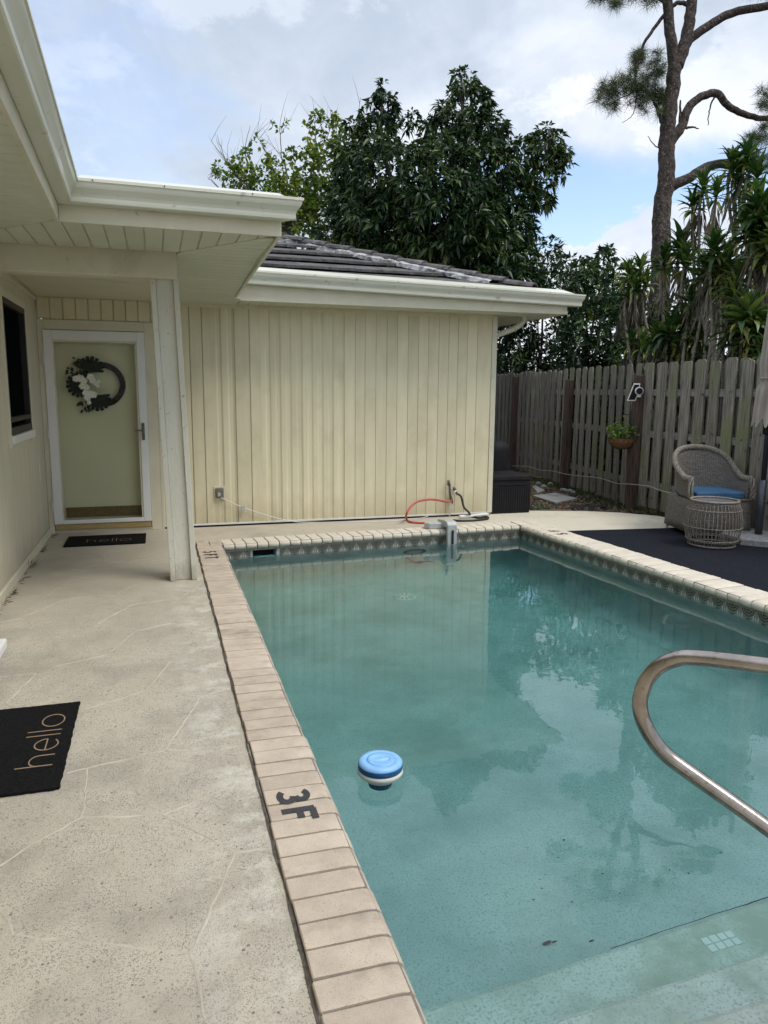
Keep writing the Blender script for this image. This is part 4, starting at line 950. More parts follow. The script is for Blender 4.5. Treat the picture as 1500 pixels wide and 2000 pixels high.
tg = ony(474, 993, WY - .035); tag(MB().box((tg.x - .02, tg.y - .012, tg.z - .03), (tg.x + .025, tg.y + .006, tg.z + .03)).build('cord_tag', m_grey, None, bevel=.004, org=tg), 'small grey tag clipped on the white cord beside the outlet', 'tag')
# storage box and black tank at the house corner
bxe = tag(empty('storage_box', (4.2, 8.6, 0)), 'black resin storage box standing at the house corner by the deck', 'storage box')
MB().box((3.955, 8.335, .0), (4.47, 8.90, .415)).build('box_body', m_black, bxe, bevel=.008)
MB().box((3.945, 8.322, .416), (4.485, 8.915, .475)).build('box_lid', m_black, bxe, bevel=.012)
k = 0; x = 3.985
while x < 4.45: MB().box((x, 8.328, .04), (x + .026, 8.336, .34)).build('box_slat', m_black, bxe, bevel=.003); x += .031
MB().box((4.03, 8.325, .355), (4.41, 8.336, .375)).build('box_grip', m_black, bxe, bevel=.003)
tk = tag(empty('water_tank', (4.32, 9.15, 0)), 'rounded black tank standing behind the black storage box', 'tank')
MB().lathe([(.0, .86), (.10, .855), (.18, .835), (.225, .79), (.24, .72), (.24, .05), (.23, .0)], (4.335, 9.2, 0), 36).build('tank_shell', m_black, tk, smooth=True)
MB().lathe([(.245, .40), (.255, .41), (.255, .43), (.245, .44)], (4.335, 9.2, 0), 36).build('tank_band', m_black, tk, smooth=True)
# rug
rug = MB(); P = [(right_in(7.03) + CWR + .004, 7.06), (5.6, 6.91), (6.04, 6.86), (6.04, 1.0), (right_in(1.0) + CWR + .004, 1.0)]
rug.add([(x, y, .009) for x, y in P] + [(x, y, .002) for x, y in P], [(4, 3, 2, 1, 0)] + [(i, (i + 1) % 5, 5 + (i + 1) % 5, 5 + i) for i in range(5)])
tag(rug.build('rug', m_rug, org=(5.2, 5, 0)), 'large dark navy outdoor rug laid beside the right pool coping', 'rug')
# ---- wicker armchair
CH = Vector((5.70, 6.62, .009)); rot = R_(-14)
ca, sa = math.cos(rot), math.sin(rot)
def cw(x, y, z): return (CH.x + x * ca - y * sa, CH.y + x * sa + y * ca, CH.z + z)
chair = tag(empty('wicker_chair', CH), 'grey wicker tub armchair with a blue seat cushion by the fence', 'armchair')
def uvgrid(name, grid, parent, mat, su, sv, thick=0):
    """grid[i][j] of points -> smooth sheet with weave UV in metres"""
    ni, nj = len(grid), len(grid[0]); V = [p for row in grid for p in row]; F = [(i * nj + j, i * nj + j + 1, (i + 1) * nj + j + 1, (i + 1) * nj + j) for i in range(ni - 1) for j in range(nj - 1)]
    o = MB().add(V, F).build(name, mat, parent, smooth=True); me = o.data; uvl = me.uv_layers.new(name='weave')
    du = [0]
    for j in range(1, nj): du.append(du[-1] + (Vector(grid[ni // 2][j]) - Vector(grid[ni // 2][j - 1])).length)
    dv = [0]
    for i in range(1, ni): dv.append(dv[-1] + (Vector(grid[i][nj // 2]) - Vector(grid[i - 1][nj // 2])).length)
    for li, lo in enumerate(me.loops): i, j = divmod(lo.vertex_index, nj); uvl.data[li].uv = (du[j] * su, dv[i] * sv)
    if thick:
        s_ = o.modifiers.new('solid', 'SOLIDIFY'); s_.thickness = thick; s_.offset = 0
    return o
HW, FD, BD = .29, -.30, .30       # half width, front y, back y
def plan(f):    # horseshoe from front-left round the back to front-right, f 0..1
    a = math.pi * (1 - f); 
    if f < .22: q = f / .22; return (-HW - .01 * (1 - q), FD + .04 + (.30) * q)
    if f > .78: q = (1 - f) / .22; return (HW + .01 * (1 - q), FD + .04 + .30 * q)
    g = (f - .22) / .56; a = math.pi * (1 - g); return (HW * math.cos(a), .04 + .27 * math.sin(a))
def top_z(f):
    g = min(1, abs(f - .5) * 2 / .80); s_ = .5 + .5 * math.cos(math.pi * g ** 1.25); return .60 + .29 * s_
grid = []
for i in range(9):
    row = []
    for j in range(41):
        f = j / 40; x, y = plan(f); zt_ = top_z(f); z = .40 + (zt_ - .40) * i / 8; fl_ = 1 + .16 * (z - .4) / .5; yb_ = y + (.07 * (z - .4) / .5 if y > .0 else 0)
        row.append(cw(x * fl_, yb_, z))
    grid.append(row)
uvgrid('backrest', grid, chair, m_wick, 26, 36, .022)
# braided rim: three twisted strands
def rim(f):
    x, y = plan(f); z = top_z(f); fl_ = 1 + .16 * (z - .4) / .5; return Vector(cw(x * fl_ * 1.015, y + (.07 * (z - .4) / .5 if y > 0 else 0), z + .01))
path = [Vector(cw(-HW - .035, FD + .0, .40)), Vector(cw(-HW - .045, FD + .01, .50))] + [rim(f / 60) for f in range(0, 61)] + [Vector(cw(HW + .045, FD + .01, .50)), Vector(cw(HW + .035, FD, .40))]
path = smoothpath(path, 3)
for ph in range(4):
    V = []; rs = []
    for i, p in enumerate(path):
        tt = (path[min(i + 1, len(path) - 1)] - path[max(i - 1, 0)]).normalized(); u_ = tt.cross(Vector((0, 0, 1)))
        if u_.length < .1: u_ = tt.orthogonal()
        u_.normalize(); w_ = tt.cross(u_); an = i * .62 + ph * math.pi / 2; V.append(p + (u_ * math.cos(an) + w_ * math.sin(an)) * .021); rs.append(.0125)
    MB().tube(V, rs, 6).build('braided_rim', m_cane, chair, smooth=True)
# base skirt
grid = []
def sq(f):      # rounded square base outline
    P_ = [(-HW - .02, BD - .02), (-HW - .02, FD), (HW + .02, FD), (HW + .02, BD - .02), (-HW - .02, BD - .02)]
    s_ = f * 4; i = min(int(s_), 3); q = s_ - i; return (P_[i][0] + (P_[i + 1][0] - P_[i][0]) * q, P_[i][1] + (P_[i + 1][1] - P_[i][1]) * q)
for i in range(5):
    row = []
    for j in range(49):
        x, y = sq(j / 48); k_ = 1 + .05 * (1 - i / 4); row.append(cw(x * k_, y * k_, .045 + .345 * i / 4))
    grid.append(row)
uvgrid('chair_base', grid, chair, m_wick, 26, 38, .018)
MB().hexa([cw(-HW, FD + .01, .34), cw(HW, FD + .01, .34), cw(HW, BD - .04, .34), cw(-HW, BD - .04, .34), cw(-HW, FD + .01, .395), cw(HW, FD + .01, .395), cw(HW, BD - .04, .395), cw(-HW, BD - .04, .395)]).build('seat_deck', m_cane, chair, bevel=.01)
MB().tube([cw(-HW - .02, FD - .008, .395), cw(HW + .02, FD - .008, .395)], .014, 8).build('front_rail', m_cane, chair, smooth=True)
MB().hexa([cw(-HW + .025, FD + .02, .40), cw(HW - .025, FD + .02, .40), cw(HW - .03, .25, .40), cw(-HW + .03, .25, .40), cw(-HW + .025, FD + .015, .475), cw(HW - .025, FD + .015, .475), cw(HW - .03, .25, .475), cw(-HW + .03, .25, .475)]).build('cushion', m_blue, chair, bevel=.022, seg=4)
for sx in (-1, 1):
    for sy in (FD + .01, BD - .04): MB().tube([cw(sx * (HW + .01), sy, .055), cw(sx * (HW + .025), sy * 1.03, .0)], [.02, .016], 10).build('chair_foot', m_grey, chair)
# ---- barrel rattan side table
dx, dy = 5.255, 6.00; dt = tag(empty('rattan_drum_table', (dx, dy, .009)), 'barrel shaped open rattan side table in front of the wicker chair', 'side table')
def br(z): f = (z - .02) / .43; return .205 + .062 * math.sin(math.pi * min(max(f * .92 + .04, 0), 1)) ** .8
zs = [.02 + .43 * i / 12 for i in range(13)]
for k in range(44):
    a = 2 * math.pi * k / 44; MB().tube([(dx + br(z) * math.cos(a), dy + br(z) * math.sin(a), z + .009) for z in zs], .0042, 5).build('rattan_stave', m_cane, dt, smooth=True)
def hoop(z, r, rt, nm): MB().tube([(dx + r * math.cos(k * math.pi / 24), dy + r * math.sin(k * math.pi / 24), z + .009) for k in range(49)], rt, 6, cap=False).build(nm, m_cane, dt, smooth=True)
for z in (.075, .20, .37): hoop(z, br(z) + .006, .0045, 'rattan_hoop')
hoop(.015, br(.02), .009, 'bottom_ring'); hoop(.455, br(.45) + .004, .012, 'top_ring'); hoop(.06, br(.06), .006, 'rattan_hoop')
MB().lathe([(.0, .458), (.195, .458), (.20, .452), (.20, .446), (0, .446)], (dx, dy, 0), 40).build('table_top', surf('dark_table_top', (.10, .10, .12), (.14, .14, .16), 12, rough=.35), dt)
# ---- closed umbrella on granite base
ux, uy = 5.885, 6.06; um = tag(empty('patio_umbrella', (ux, uy, .009)), 'closed taupe patio umbrella on a charcoal pole in a granite base', 'umbrella')
def octa(r, z): return [(ux + r * math.cos(R_(22.5 + 45 * k)), uy + r * math.sin(R_(22.5 + 45 * k)), z) for k in range(8)]
V = octa(.37, .012) + octa(.37, .065) + octa(.355, .08); MB().add(V, [tuple(reversed(range(8))), tuple(range(16, 24))] + [(j * 8 + i, j * 8 + (i + 1) % 8, (j + 1) * 8 + (i + 1) % 8, (j + 1) * 8 + i) for j in range(2) for i in range(8)]).build('umbrella_base', m_stone, um)
MB().tube([(ux, uy, .08), (ux, uy, .64)], .037, 16).build('base_tube', m_pole, um, smooth=True)
MB().tube([(ux, uy, .64), (ux, uy, 2.95)], .024, 14).build('pole', m_pole, um, smooth=True)
MB().tube([(ux, uy - .03, .42), (ux + .05, uy - .06, .42)], .012, 10).tube([(ux + .05, uy - .06, .395), (ux + .05, uy - .06, .445)], .024, 12).build('clamp_knob', m_pole, um, smooth=True)
MB().box((ux - .04, uy - .055, 1.10), (ux + .035, uy + .03, 1.24)).build('crank_housing', m_black, um, bevel=.01)
V = []; nz = 22; nn = 64
for i in range(nz + 1):
    f = i / nz; z = 1.17 + 1.72 * f
    r = .10 * (1 - f) ** .55 * (1 if f > .0 else 1) + .03; tie = math.exp(-((z - 1.66) / .05) ** 2) * .05; 
    for k in range(nn):
        a = 2 * math.pi * k / nn; fold = .5 + .5 * math.cos(8 * a + 1.3 * f); rr_ = (r - tie) * (.62 + .42 * fold) ; zz_ = z + (.09 * (1 - fold) if i == 0 else 0)
        V.append((ux + rr_ * math.cos(a + .5 * f) - .03 * (1 - f), uy + rr_ * math.sin(a + .5 * f), zz_))
MB().add(V, [(i * nn + k, i * nn + (k + 1) % nn, (i + 1) * nn + (k + 1) % nn, (i + 1) * nn + k) for i in range(nz) for k in range(nn)]).build('canopy', m_canvas, um, smooth=True)
MB().tube([(ux - .022 + .088 * math.cos(k * math.pi / 12), uy + .088 * math.sin(k * math.pi / 12), 1.66) for k in range(25)], .008, 6).build('canopy_tie', m_canvas, um)
MB().lathe([(0, 3.02), (.02, 3.0), (.03, 2.95), (.02, 2.88)], (ux, uy, 0), 16).build('finial', m_pole, um, smooth=True)
# ---- fence
fence = tag(empty('picket_fence', (6.25, 8.7, -.05)), 'weathered grey shadowbox picket fence with rounded tops behind the patio', 'fence')
def fx_(y): return 6.24 if y < 8.65 else 6.24 + .135 * (y - 8.65)
def picket(yc, off, w):
    x = fx_(yc) + off; h = 1.885 + random.uniform(-.022, .022); z0 = -.02 + random.uniform(-.02, .03); th = .016; lean = random.uniform(-.009, .009); bow = random.uniform(-.006, .006)
    if yc > 10.5 and yc < 99: z0 += 0.0
    out_ = [(-w / 2, z0), (w / 2, z0), (w / 2 * random.uniform(.97, 1.03), .7), (w / 2 * random.uniform(.96, 1.02), 1.3), (w / 2, h - .028), (w / 2 - .010, h - .009), (w / 2 - .028, h - .001), (-w / 2 + .028, h + .001), (-w / 2 + .010, h - .008), (-w / 2, h - .028), (-w / 2 * random.uniform(.97, 1.03), 1.3), (-w / 2 * random.uniform(.97, 1.02), .7)]
    dirv = Vector((0, 1, 0)) if yc < 8.65 else Vector((.135, 1, 0)).normalized(); nv = Vector((dirv.y, -dirv.x, 0))
    o = MB().prism(out_, lambda a, b, d: Vector((x, yc, 0)) + dirv * (a + lean * b) + nv * (d + bow * math.sin(b * 1.7)) + Vector((0, 0, b)), -th / 2, th / 2)
    o.build('picket', m_fence, fence, bevel=.002, seg=1)
y = 4.3
while y < 15.2:
    if not (8.52 < y < 8.78): picket(y, -.032, random.uniform(.158, .178) if y < 8.6 else random.uniform(.145, .155))
    picket(y + .122, .036, .150)
    y += .244
for (ya, yb_) in ((4.2, 8.65), (8.65, 15.3)):
    for z in (.26, .93, 1.47):
        P = [(fx_(ya) - .022, ya), (fx_(ya) + .028, ya), (fx_(yb_) + .028, yb_), (fx_(yb_) - .022, yb_)]
        MB().hexa([(p[0], p[1], z) for p in P] + [(p[0], p[1], z + .085) for p in P]).build('fence_rail', m_rail, fence)
for (y_, ht, m_, wd) in ((8.60, 1.735, m_fence_dark, .105), (10.85, 1.70, m_fence_dark, .11), (13.45, 1.80, m_fence_dark, .11), (6.2, 1.7, m_fence, .09)):
    x = fx_(y_) - .10; MB().hexa([(x - wd / 2, y_ - wd / 2, -.07), (x + wd / 2, y_ - wd / 2, -.07), (x + wd / 2, y_ + wd / 2, -.07), (x - wd / 2, y_ + wd / 2, -.07), (x - wd / 2 + .02, y_ - wd / 2, ht), (x + wd / 2 + .02, y_ - wd / 2, ht), (x + wd / 2 + .02, y_ + wd / 2, ht + .01), (x - wd / 2 + .02, y_ + wd / 2, ht + .01)]).build('fence_post', m_, fence, bevel=.004)
# rope along the fence
rp = [(1000, 910), (1030, 911), (1055, 918), (1068, 919), (1085, 921), (1110, 927), (1160, 932), (1180, 936), (1205, 944), (1235, 946), (1252, 948), (1270, 950), (1290, 958), (1320, 965), (1345, 972)]
def onfence(u, v, off=-.16):
    d = ray(u, v)
    # intersect with the plane x = fx_(y)+off
    t1 = (6.24 + off - 0) / d.x; p = EYE + d * t1
    if p.y > 8.65: k_ = .135; t1 = (6.24 + off - k_ * 8.65) / (d.x - k_ * d.y); p = EYE + d * t1
    return p
cord('rope', [onfence(*p) for p in rp], .006, m_rope, 'pale rope strung along the lower part of the fence', 'rope', 6)
# security light/camera on post
sc_ = onfence(1238, 766, -.17); so_ = tag(empty('security_camera', sc_), 'white framed solar security camera fixed to the dark fence post', 'security camera')
def cf(a, b, d): return Vector((sc_.x, sc_.y, sc_.z)) + Vector((.97, -.22, 0)).normalized() * 0 + Vector((.90, -.43, 0)) * a + Vector((0, 0, 1)) * b + Vector((-.43, -.90, 0)) * d
MB().prism([(-.085, -.115), (.025, -.115), (.045, -.05), (.075, .115), (-.01, .115)], cf, 0, .022).build('panel_frame', m_pvc, so_, bevel=.004)
MB().prism([(-.068, -.100), (.014, -.100), (.034, -.045), (.058, .098), (-.002, .098)], cf, .0225, .026).build('solar_panel', m_black, so_)
def disc(c, r, d0, d1, n=24): return MB().prism([(c[0] + r * math.cos(k * 2 * math.pi / n), c[1] + r * math.sin(k * 2 * math.pi / n)) for k in range(n)], cf, d0, d1)
disc((.055, .015), .052, .0265, .09).build('camera_body', m_pvc, so_, bevel=.006); disc((.055, .015), .042, .0905, .096).build('camera_lens', m_black, so_)
MB().prism([(.03, -.065), (.085, -.065), (.08, -.03), (.035, -.03)], cf, .0265, .07).build('camera_mount', m_pvc, so_, bevel=.004)
# hanging planter
pc = onfence(1215, 862, -.26); pl_ = tag(empty('hanging_planter', pc), 'coir lined wire basket planter with light green herbs hung on the fence', 'planter')
px_, py_, pz_ = pc
prof = [(.06, -.10), (.13, -.075), (.175, -.02), (.195, .045)]
MB().lathe([(0, -.105)] + prof + [(.185, .045), (.165, 0), (0, .01)], (px_, py_, pz_), 28, .75).build('coir_liner', m_coir, pl_, smooth=True)
wr_ = MB()
for k in range(16):
    a = k * math.pi / 8; wr_.tube([(px_ + (r + .006) * math.cos(a), py_ + (r + .006) * .75 * math.sin(a), pz_ + z) for r, z in prof], .003, 5)
for r, z in prof: wr_.tube([(px_ + (r + .006) * math.cos(k * math.pi / 12), py_ + (r + .006) * .75 * math.sin(k * math.pi / 12), pz_ + z) for k in range(25)], .003, 5)
wr_.build('wire_basket', m_wire, pl_)
pb = MB(); pb.tube([(px_ + .10, py_, pz_ + .04), (px_ + .13, py_ - .02, pz_ + .55)], .004, 6); pb.tube(smoothpath([(px_ - .02, py_, pz_ + .42), (px_ + .02, py_, pz_ + .36), (px_ + .10, py_, pz_ + .37), (px_ + .14, py_ - .02, pz_ + .50)], 5), .005, 6); pb.build('hanger', m_wire, pl_)
# ---- leaf builders
def leafset(P, A, Nn, L, Wd, droop=.25, fold=.25):
    """P base points, A axis (unit), Nn normal, arrays; returns verts, tris of folded, drooping leaves"""
    A = A / np.linalg.norm(A, axis=1, keepdims=True); S_ = np.cross(A, Nn); S_ /= np.linalg.norm(S_, axis=1, keepdims=True) + 1e-9; U = np.cross(S_, A)
    L = np.asarray(L)[:, None]; Wd = np.asarray(Wd)[:, None]; dz = np.array([0, 0, -1.0])
    c = P + A * L * .5 + dz * L * droop * .25; tip = P + A * L * .95 + dz * L * droop; l = P + A * L * .42 + S_ * Wd * .5 + U * Wd * fold + dz * L * droop * .2; r = P + A * L * .42 - S_ * Wd * .5 + U * Wd * fold + dz * L * droop * .2
    V = np.stack([P, l, c, r, tip], 1).reshape(-1, 3); n = len(P); b = np.arange(n)[:, None] * 5
    T = np.concatenate([b + np.array([[0, 1, 2]]), b + np.array([[0, 2, 3]]), b + np.array([[1, 4, 2]]), b + np.array([[2, 4, 3]])], 0)
    return V, T
def unit(n, up=0.0):
    v = rng.normal(size=(n, 3)); v[:, 2] += up; return v / np.linalg.norm(v, axis=1, keepdims=True)
def crown(name, mat, parent, lobes, density, leaves, L, W_, droop, shell=.55, down=.5, jit=.10, smin=0):
    """lobes: (center Vector, radius m); clumps of leaves on and in each lobe"""
    VV = []; TT = []; base = 0
    for c, r in lobes:
        n = max(4, int(density * r * r)); d = unit(n); rad = r * (shell + (1 - shell) * rng.random(n) ** .6); 
        Pc = np.array(c)[None] + d * rad[:, None] * np.array([1, 1, .92]); Pc += rng.normal(size=Pc.shape) * jit * r
        out_ = Pc - np.array(c)[None]; out_ /= np.linalg.norm(out_, axis=1, keepdims=True) + 1e-6
        P = np.repeat(Pc, leaves, 0); o2 = np.repeat(out_, leaves, 0); A = unit(len(P)) + o2 * .55 + np.array([0, 0, .35 - down])
        Nn = unit(len(P), 1.2); l = L * rng.uniform(.45, 1.3, len(P)); P = P + A * .03
        V, T = leafset(P, A, Nn, l, l * W_, droop); VV.append(V); TT.append(T + base); base += len(V)
    me = fast(name, np.concatenate(VV) - np.array(wloc(parent)), np.concatenate(TT), mat)
    return link(name, me, parent, wloc(parent))
# planter herbs
crown('foliage', m_herb, pl_, [(Vector((px_ + .03, py_, pz_ + .16)), .15), (Vector((px_ - .07, py_, pz_ + .12)), .10), (Vector((px_ + .12, py_, pz_ + .10)), .09)], 1800, 5, .05, .7, .2, .3)
# ---- wreath on the inner door
wc = Vector((-.585, WY + .055, 1.545)); wh = tag(empty('wreath', wc), 'grapevine wreath with white flowers and dark monstera leaves on the entry door', 'wreath')
wr0 = .20
for ph in range(5):
    V = []
    for i in range(97):
        a = 2 * math.pi * i / 96; rr_ = wr0 + .022 * math.cos(a * 9 + ph * 1.26); V.append((wc.x + .06 + rr_ * math.cos(a), wc.y + .018 * math.sin(a * 9 + ph * 1.26), wc.z + rr_ * math.sin(a)))
    MB().tube(V, .010, 5, cap=False).build('vine_ring', m_vine, wh, smooth=True)
def monstera(c, ang, s, k_):
    out_ = [(0, 0)]; 
    n = 8
    for i in range(n + 1):
        a = -1.25 + 2.5 * i / n; r = s * (.82 + .35 * math.cos(a)); out_ += [(r * .97 * math.cos(a - .13), r * .97 * math.sin(a - .13)), (r * math.cos(a - .02), r * math.sin(a - .02)), (r * .97 * math.cos(a + .10), r * .97 * math.sin(a + .10))]
        if i < n: out_.append((r * .74 * math.cos(a + .13), r * .74 * math.sin(a + .13)))
    ca_, sa_ = math.cos(ang), math.sin(ang); P_ = [(x * ca_ - y * sa_, x * sa_ + y * ca_, math.hypot(x, y)) for x, y in out_]
    V = [(c[0] + x, c[1] - .008 * k_ - .03 * r * r / s, c[2] + z) for x, z, r in P_]; n_ = len(V)
    MB().add(V, [(0, i, i + 1) for i in range(1, n_ - 1)]).build('monstera_leaf', m_fl_g, wh)
monstera((wc.x - .05, wc.y - .02, wc.z + .12), R_(80), .145, 1); monstera((wc.x - .12, wc.y - .02, wc.z + .0), R_(190), .145, 2); monstera((wc.x + .0, wc.y - .02, wc.z - .11), R_(-70), .145, 3); monstera((wc.x - .10, wc.y - .015, wc.z + .03), R_(150), .11, 1.5)
Pn = []; An = []
for (x, z, n, a0) in ((-.14, .17, 10, 120), (-.20, .12, 8, 150), (-.10, -.22, 10, 250), (-.15, -.17, 8, 220), (-.17, .20, 6, 100)):
    for k in range(n): a = R_(a0 + random.uniform(-50, 50)); q = random.uniform(0, .06); Pn.append((wc.x + x + q * math.cos(a), wc.y - .02, wc.z + z + q * math.sin(a))); An.append((math.cos(a + .5), -.2, math.sin(a + .5)))
V, T = leafset(np.array(Pn), np.array(An), np.tile([0, -1.0, .1], (len(Pn), 1)) + rng.normal(size=(len(Pn), 3)) * .2, np.full(len(Pn), .045), np.full(len(Pn), .024), .1)
link('small_leaf', fast('small_leaf', V - np.array(wc), T, m_fl_g), wh, wc)
def blossom(x, z, s, k):
    mb = MB()
    for j in range(5):
        a = j * 1.2566 + k; c = (wc.x + x + .55 * s * math.cos(a), wc.y - .062, wc.z + z + .55 * s * math.sin(a)); n = 8
        V = [(c[0], c[1] - .012, c[2])] + [(c[0] + .55 * s * math.cos(a + q * math.pi / 4), c[1] + .004, c[2] + .55 * s * math.sin(a + q * math.pi / 4)) for q in range(n)]
        mb.add(V, [(0, 1 + q, 1 + (q + 1) % n) for q in range(n)])
    mb.build('blossom', m_fl_w, wh, smooth=True)
for k, (x, z, s) in enumerate(((-.19, .055, .035), (-.145, .06, .042), (-.11, .035, .036), (-.045, .075, .040), (-.03, .04, .036), (.0, .01, .026), (.02, -.02, .020), (.03, .03, .020), (-.13, -.02, .036), (-.09, -.03, .034), (-.10, -.09, .038), (-.055, -.10, .042), (-.09, -.135, .038), (-.025, -.105, .038), (-.075, -.185, .026))): blossom(x, z, s * .92, k * .7)
# ================================================================ TREES AND PLANTS
def limb(pts, r0, r1, D, n=10, sub=5, wob=.02):
    P = [atd(*p[:2], D + (p[2] if len(p) > 2 else 0)) for p in pts]; P = smoothpath(P, sub); N_ = len(P)
    P = [p + Vector((random.uniform(-wob, wob), random.uniform(-wob, wob), random.uniform(-wob, wob))) * .6 for p in P]
    return P, [r0 + (r1 - r0) * i / (N_ - 1) for i in range(N_)], n
# dark broad-leaved tree behind the house
D1 = 14.5; k1 = D1 / FPX
tb_ = atd(870, 700, D1); tb_.z = -.07
tree = tag(empty('mango_tree', tb_), 'tall dense dark green broadleaf tree rising behind the tiled roof', 'tree')
tr_ = MB(); P, r, n = limb([(870, 905), (872, 700), (868, 560), (860, 440)], .22, .12, D1, 12); tr_.tube(P, r, n)
tr_.build('trunk', m_bark, tree, smooth=True)
for pts in ([(868, 560), (800, 440), (750, 300), (745, 190)], [(866, 520), (900, 380), (905, 250), (900, 150)], [(868, 540), (960, 420), (1030, 330), (1075, 270)], [(868, 560), (760, 480), (700, 400), (680, 330)], [(866, 480), (930, 400), (980, 300)]):
    P, r, n = limb(pts, .09, .02, D1, 8); MB().tube(P, r, n).build('branch', m_bark, tree, smooth=True)
lob = [(748, 212, 30, 0), (757, 178, 18, 0), (738, 262, 38, .2), (720, 225, 14, 0), (905, 215, 46, 0), (903, 162, 23, 0), (935, 200, 24, 0), (940, 250, 40, -.3), (860, 270, 34, .2), (835, 240, 14, 0), (690, 318, 36, 0), (672, 285, 20, 0), (770, 345, 74, -.6), (860, 345, 74, -.5), (940, 330, 66, -.2),
       (1010, 312, 38, .1), (1062, 290, 32, 0), (1065, 262, 16, 0), (1096, 290, 20, 0), (1100, 330, 12, 0), (1048, 352, 34, .1), (1060, 385, 16, 0), (1000, 385, 50, 0), (700, 400, 60, .3), (760, 440, 85, -.3), (870, 430, 95, -.8), (960, 440, 70, -.3), (820, 520, 95, -.2), (920, 520, 85, -.4), (720, 500, 60, .2), (990, 500, 50, 0), (1010, 450, 32, 0), (650, 470, 40, .4), (690, 250, 16, 0), (800, 235, 16, 0), (1000, 560, 60, -.1), (900, 590, 90, 0)]
crown('foliage', m_leaf_dark, tree, [(atd(u, v, D1 + dd), r * k1) for u, v, r, dd in lob], 330, 13, .175, .34, .42, shell=.66, down=.35)
# lighter, looser tree to its left
D2 = 16.5; k2 = D2 / FPX
lb = atd(560, 700, D2); lb.z = -.07
lt = tag(empty('yellow_green_tree', lb), 'loose yellow green small leaved tree with bare twigs left of the dark tree', 'tree')
P, r, n = limb([(580, 905), (578, 600), (570, 480), (560, 400)], .16, .07, D2); MB().tube(P, r, n).build('trunk', m_bark, lt, smooth=True)
tw = MB()
for (a, b_, c, d) in (((560, 460), (500, 400), (455, 330), (412, 275)), ((560, 460), (520, 380), (480, 310), (490, 245)), ((560, 450), (540, 370), (520, 300), (500, 262)), ((575, 450), (600, 360), (630, 290), (650, 240)), ((560, 440), (560, 350), (548, 290), (548, 235)), ((600, 440), (660, 360), (690, 280), (704, 190)), ((560, 460), (480, 420), (430, 370), (405, 345)), ((520, 400), (470, 350), (440, 310), (424, 262)), ((590, 440), (610, 340), (618, 280), (612, 225))):
    P, r, n = limb([a, b_, c, d], .026, .004, D2, 6, 5, .03); tw.tube(P, r, n)
    for q in range(7):
        i = random.randrange(len(P) // 3, len(P)); e_ = P[i] + Vector((random.uniform(-.5, .4), random.uniform(-.3, .3), random.uniform(.15, .7))); tw.tube([P[i], (P[i] + e_) / 2 + Vector((random.uniform(-.05, .05), 0, .02)), e_], [.006, .004, .002], 4)
tag(tw.build('twigs', m_twig, lt, smooth=True), kind='stuff')
lob = [(560, 385, 52, 0), (510, 370, 42, .2), (460, 350, 28, 0), (610, 370, 60, .3), (640, 320, 38, 0), (655, 265, 26, 0), (600, 300, 22, 0), (470, 325, 20, 0), (540, 330, 24, 0), (650, 420, 60, .3), (580, 430, 60, 0), (520, 420, 45, 0), (430, 335, 16, 0), (620, 235, 16, 0), (548, 245, 10, 0), (505, 275, 10, 0), (480, 300, 12, 0), (640, 240, 18, 0), (680, 330, 30, 0), (600, 255, 12, 0), (570, 300, 14, 0), (700, 480, 60, .5), (640, 500, 50, .4)]
crown('foliage', m_leaf_lite, lt, [(atd(u, v, D2 + dd), r * k2) for u, v, r, dd in lob], 330, 8, .12, .62, .2, shell=.30, down=.15, jit=.2)
# shrubs behind the fence
D3 = 13.2
for lab, us, mat, dens in (('dark glossy shrub rising above the fence right of the gutter end', [(1010, 560, 62), (1060, 500, 34), (1050, 620, 75), (980, 640, 60), (1000, 700, 60), (1090, 560, 45), (1085, 690, 60)], m_leaf_bush, 210),
                     ('dark rounded shrub topped by a drooping tuft between glossy shrub and dracaenas', [(1180, 525, 34), (1190, 500, 20), (1150, 560, 50), (1140, 530, 30), (1170, 640, 70), (1150, 700, 65), (1215, 600, 42), (1210, 690, 55), (1110, 520, 26)], m_leaf_bush, 200),
                     ('shadowy hedge shrub filling in behind the dracaenas', [(1280, 640, 70), (1240, 620, 48), (1262, 690, 50), (1232, 575, 30), (1350, 600, 70), (1420, 640, 80), (1500, 600, 80), (1560, 560, 90), (1330, 690, 60), (1450, 540, 60), (1520, 480, 60)], m_leaf_bush, 130)):
    DD = 16.6 if us[0][0] < 1100 else 14.2 if us[0][0] < 1250 else 12.0; c0 = atd(us[2][0], us[2][1], DD)
    sbase = Vector((c0.x, c0.y, -.07)); s_ = tag(empty('shrub', sbase), lab, 'shrub', 'shrubs behind the fence')
    st_ = MB()
    for q in range(5):
        u, v, r = us[q % len(us)]; e_ = atd(u, v, DD); st_.tube(smoothpath([sbase + Vector((random.uniform(-.2, .2), random.uniform(-.2, .2), 0)), (sbase + e_) / 2 + Vector((random.uniform(-.2, .2), 0, 0)), e_], 4), [.05 - .04 * i / 8 for i in range(9)], 6)
    st_.build('stem', m_bark, s_, smooth=True)
    crown('foliage', mat, s_, [(atd(u, v, DD + random.uniform(-.4, .4)), r * DD / FPX) for u, v, r in us], dens, 12, .17, .32, .3, shell=.55, down=.25)
hd_ = tag(empty('hedge', (8.6, 10, -.07)), 'dark hedge filling the view between the pickets from beyond the fence', 'hedge')
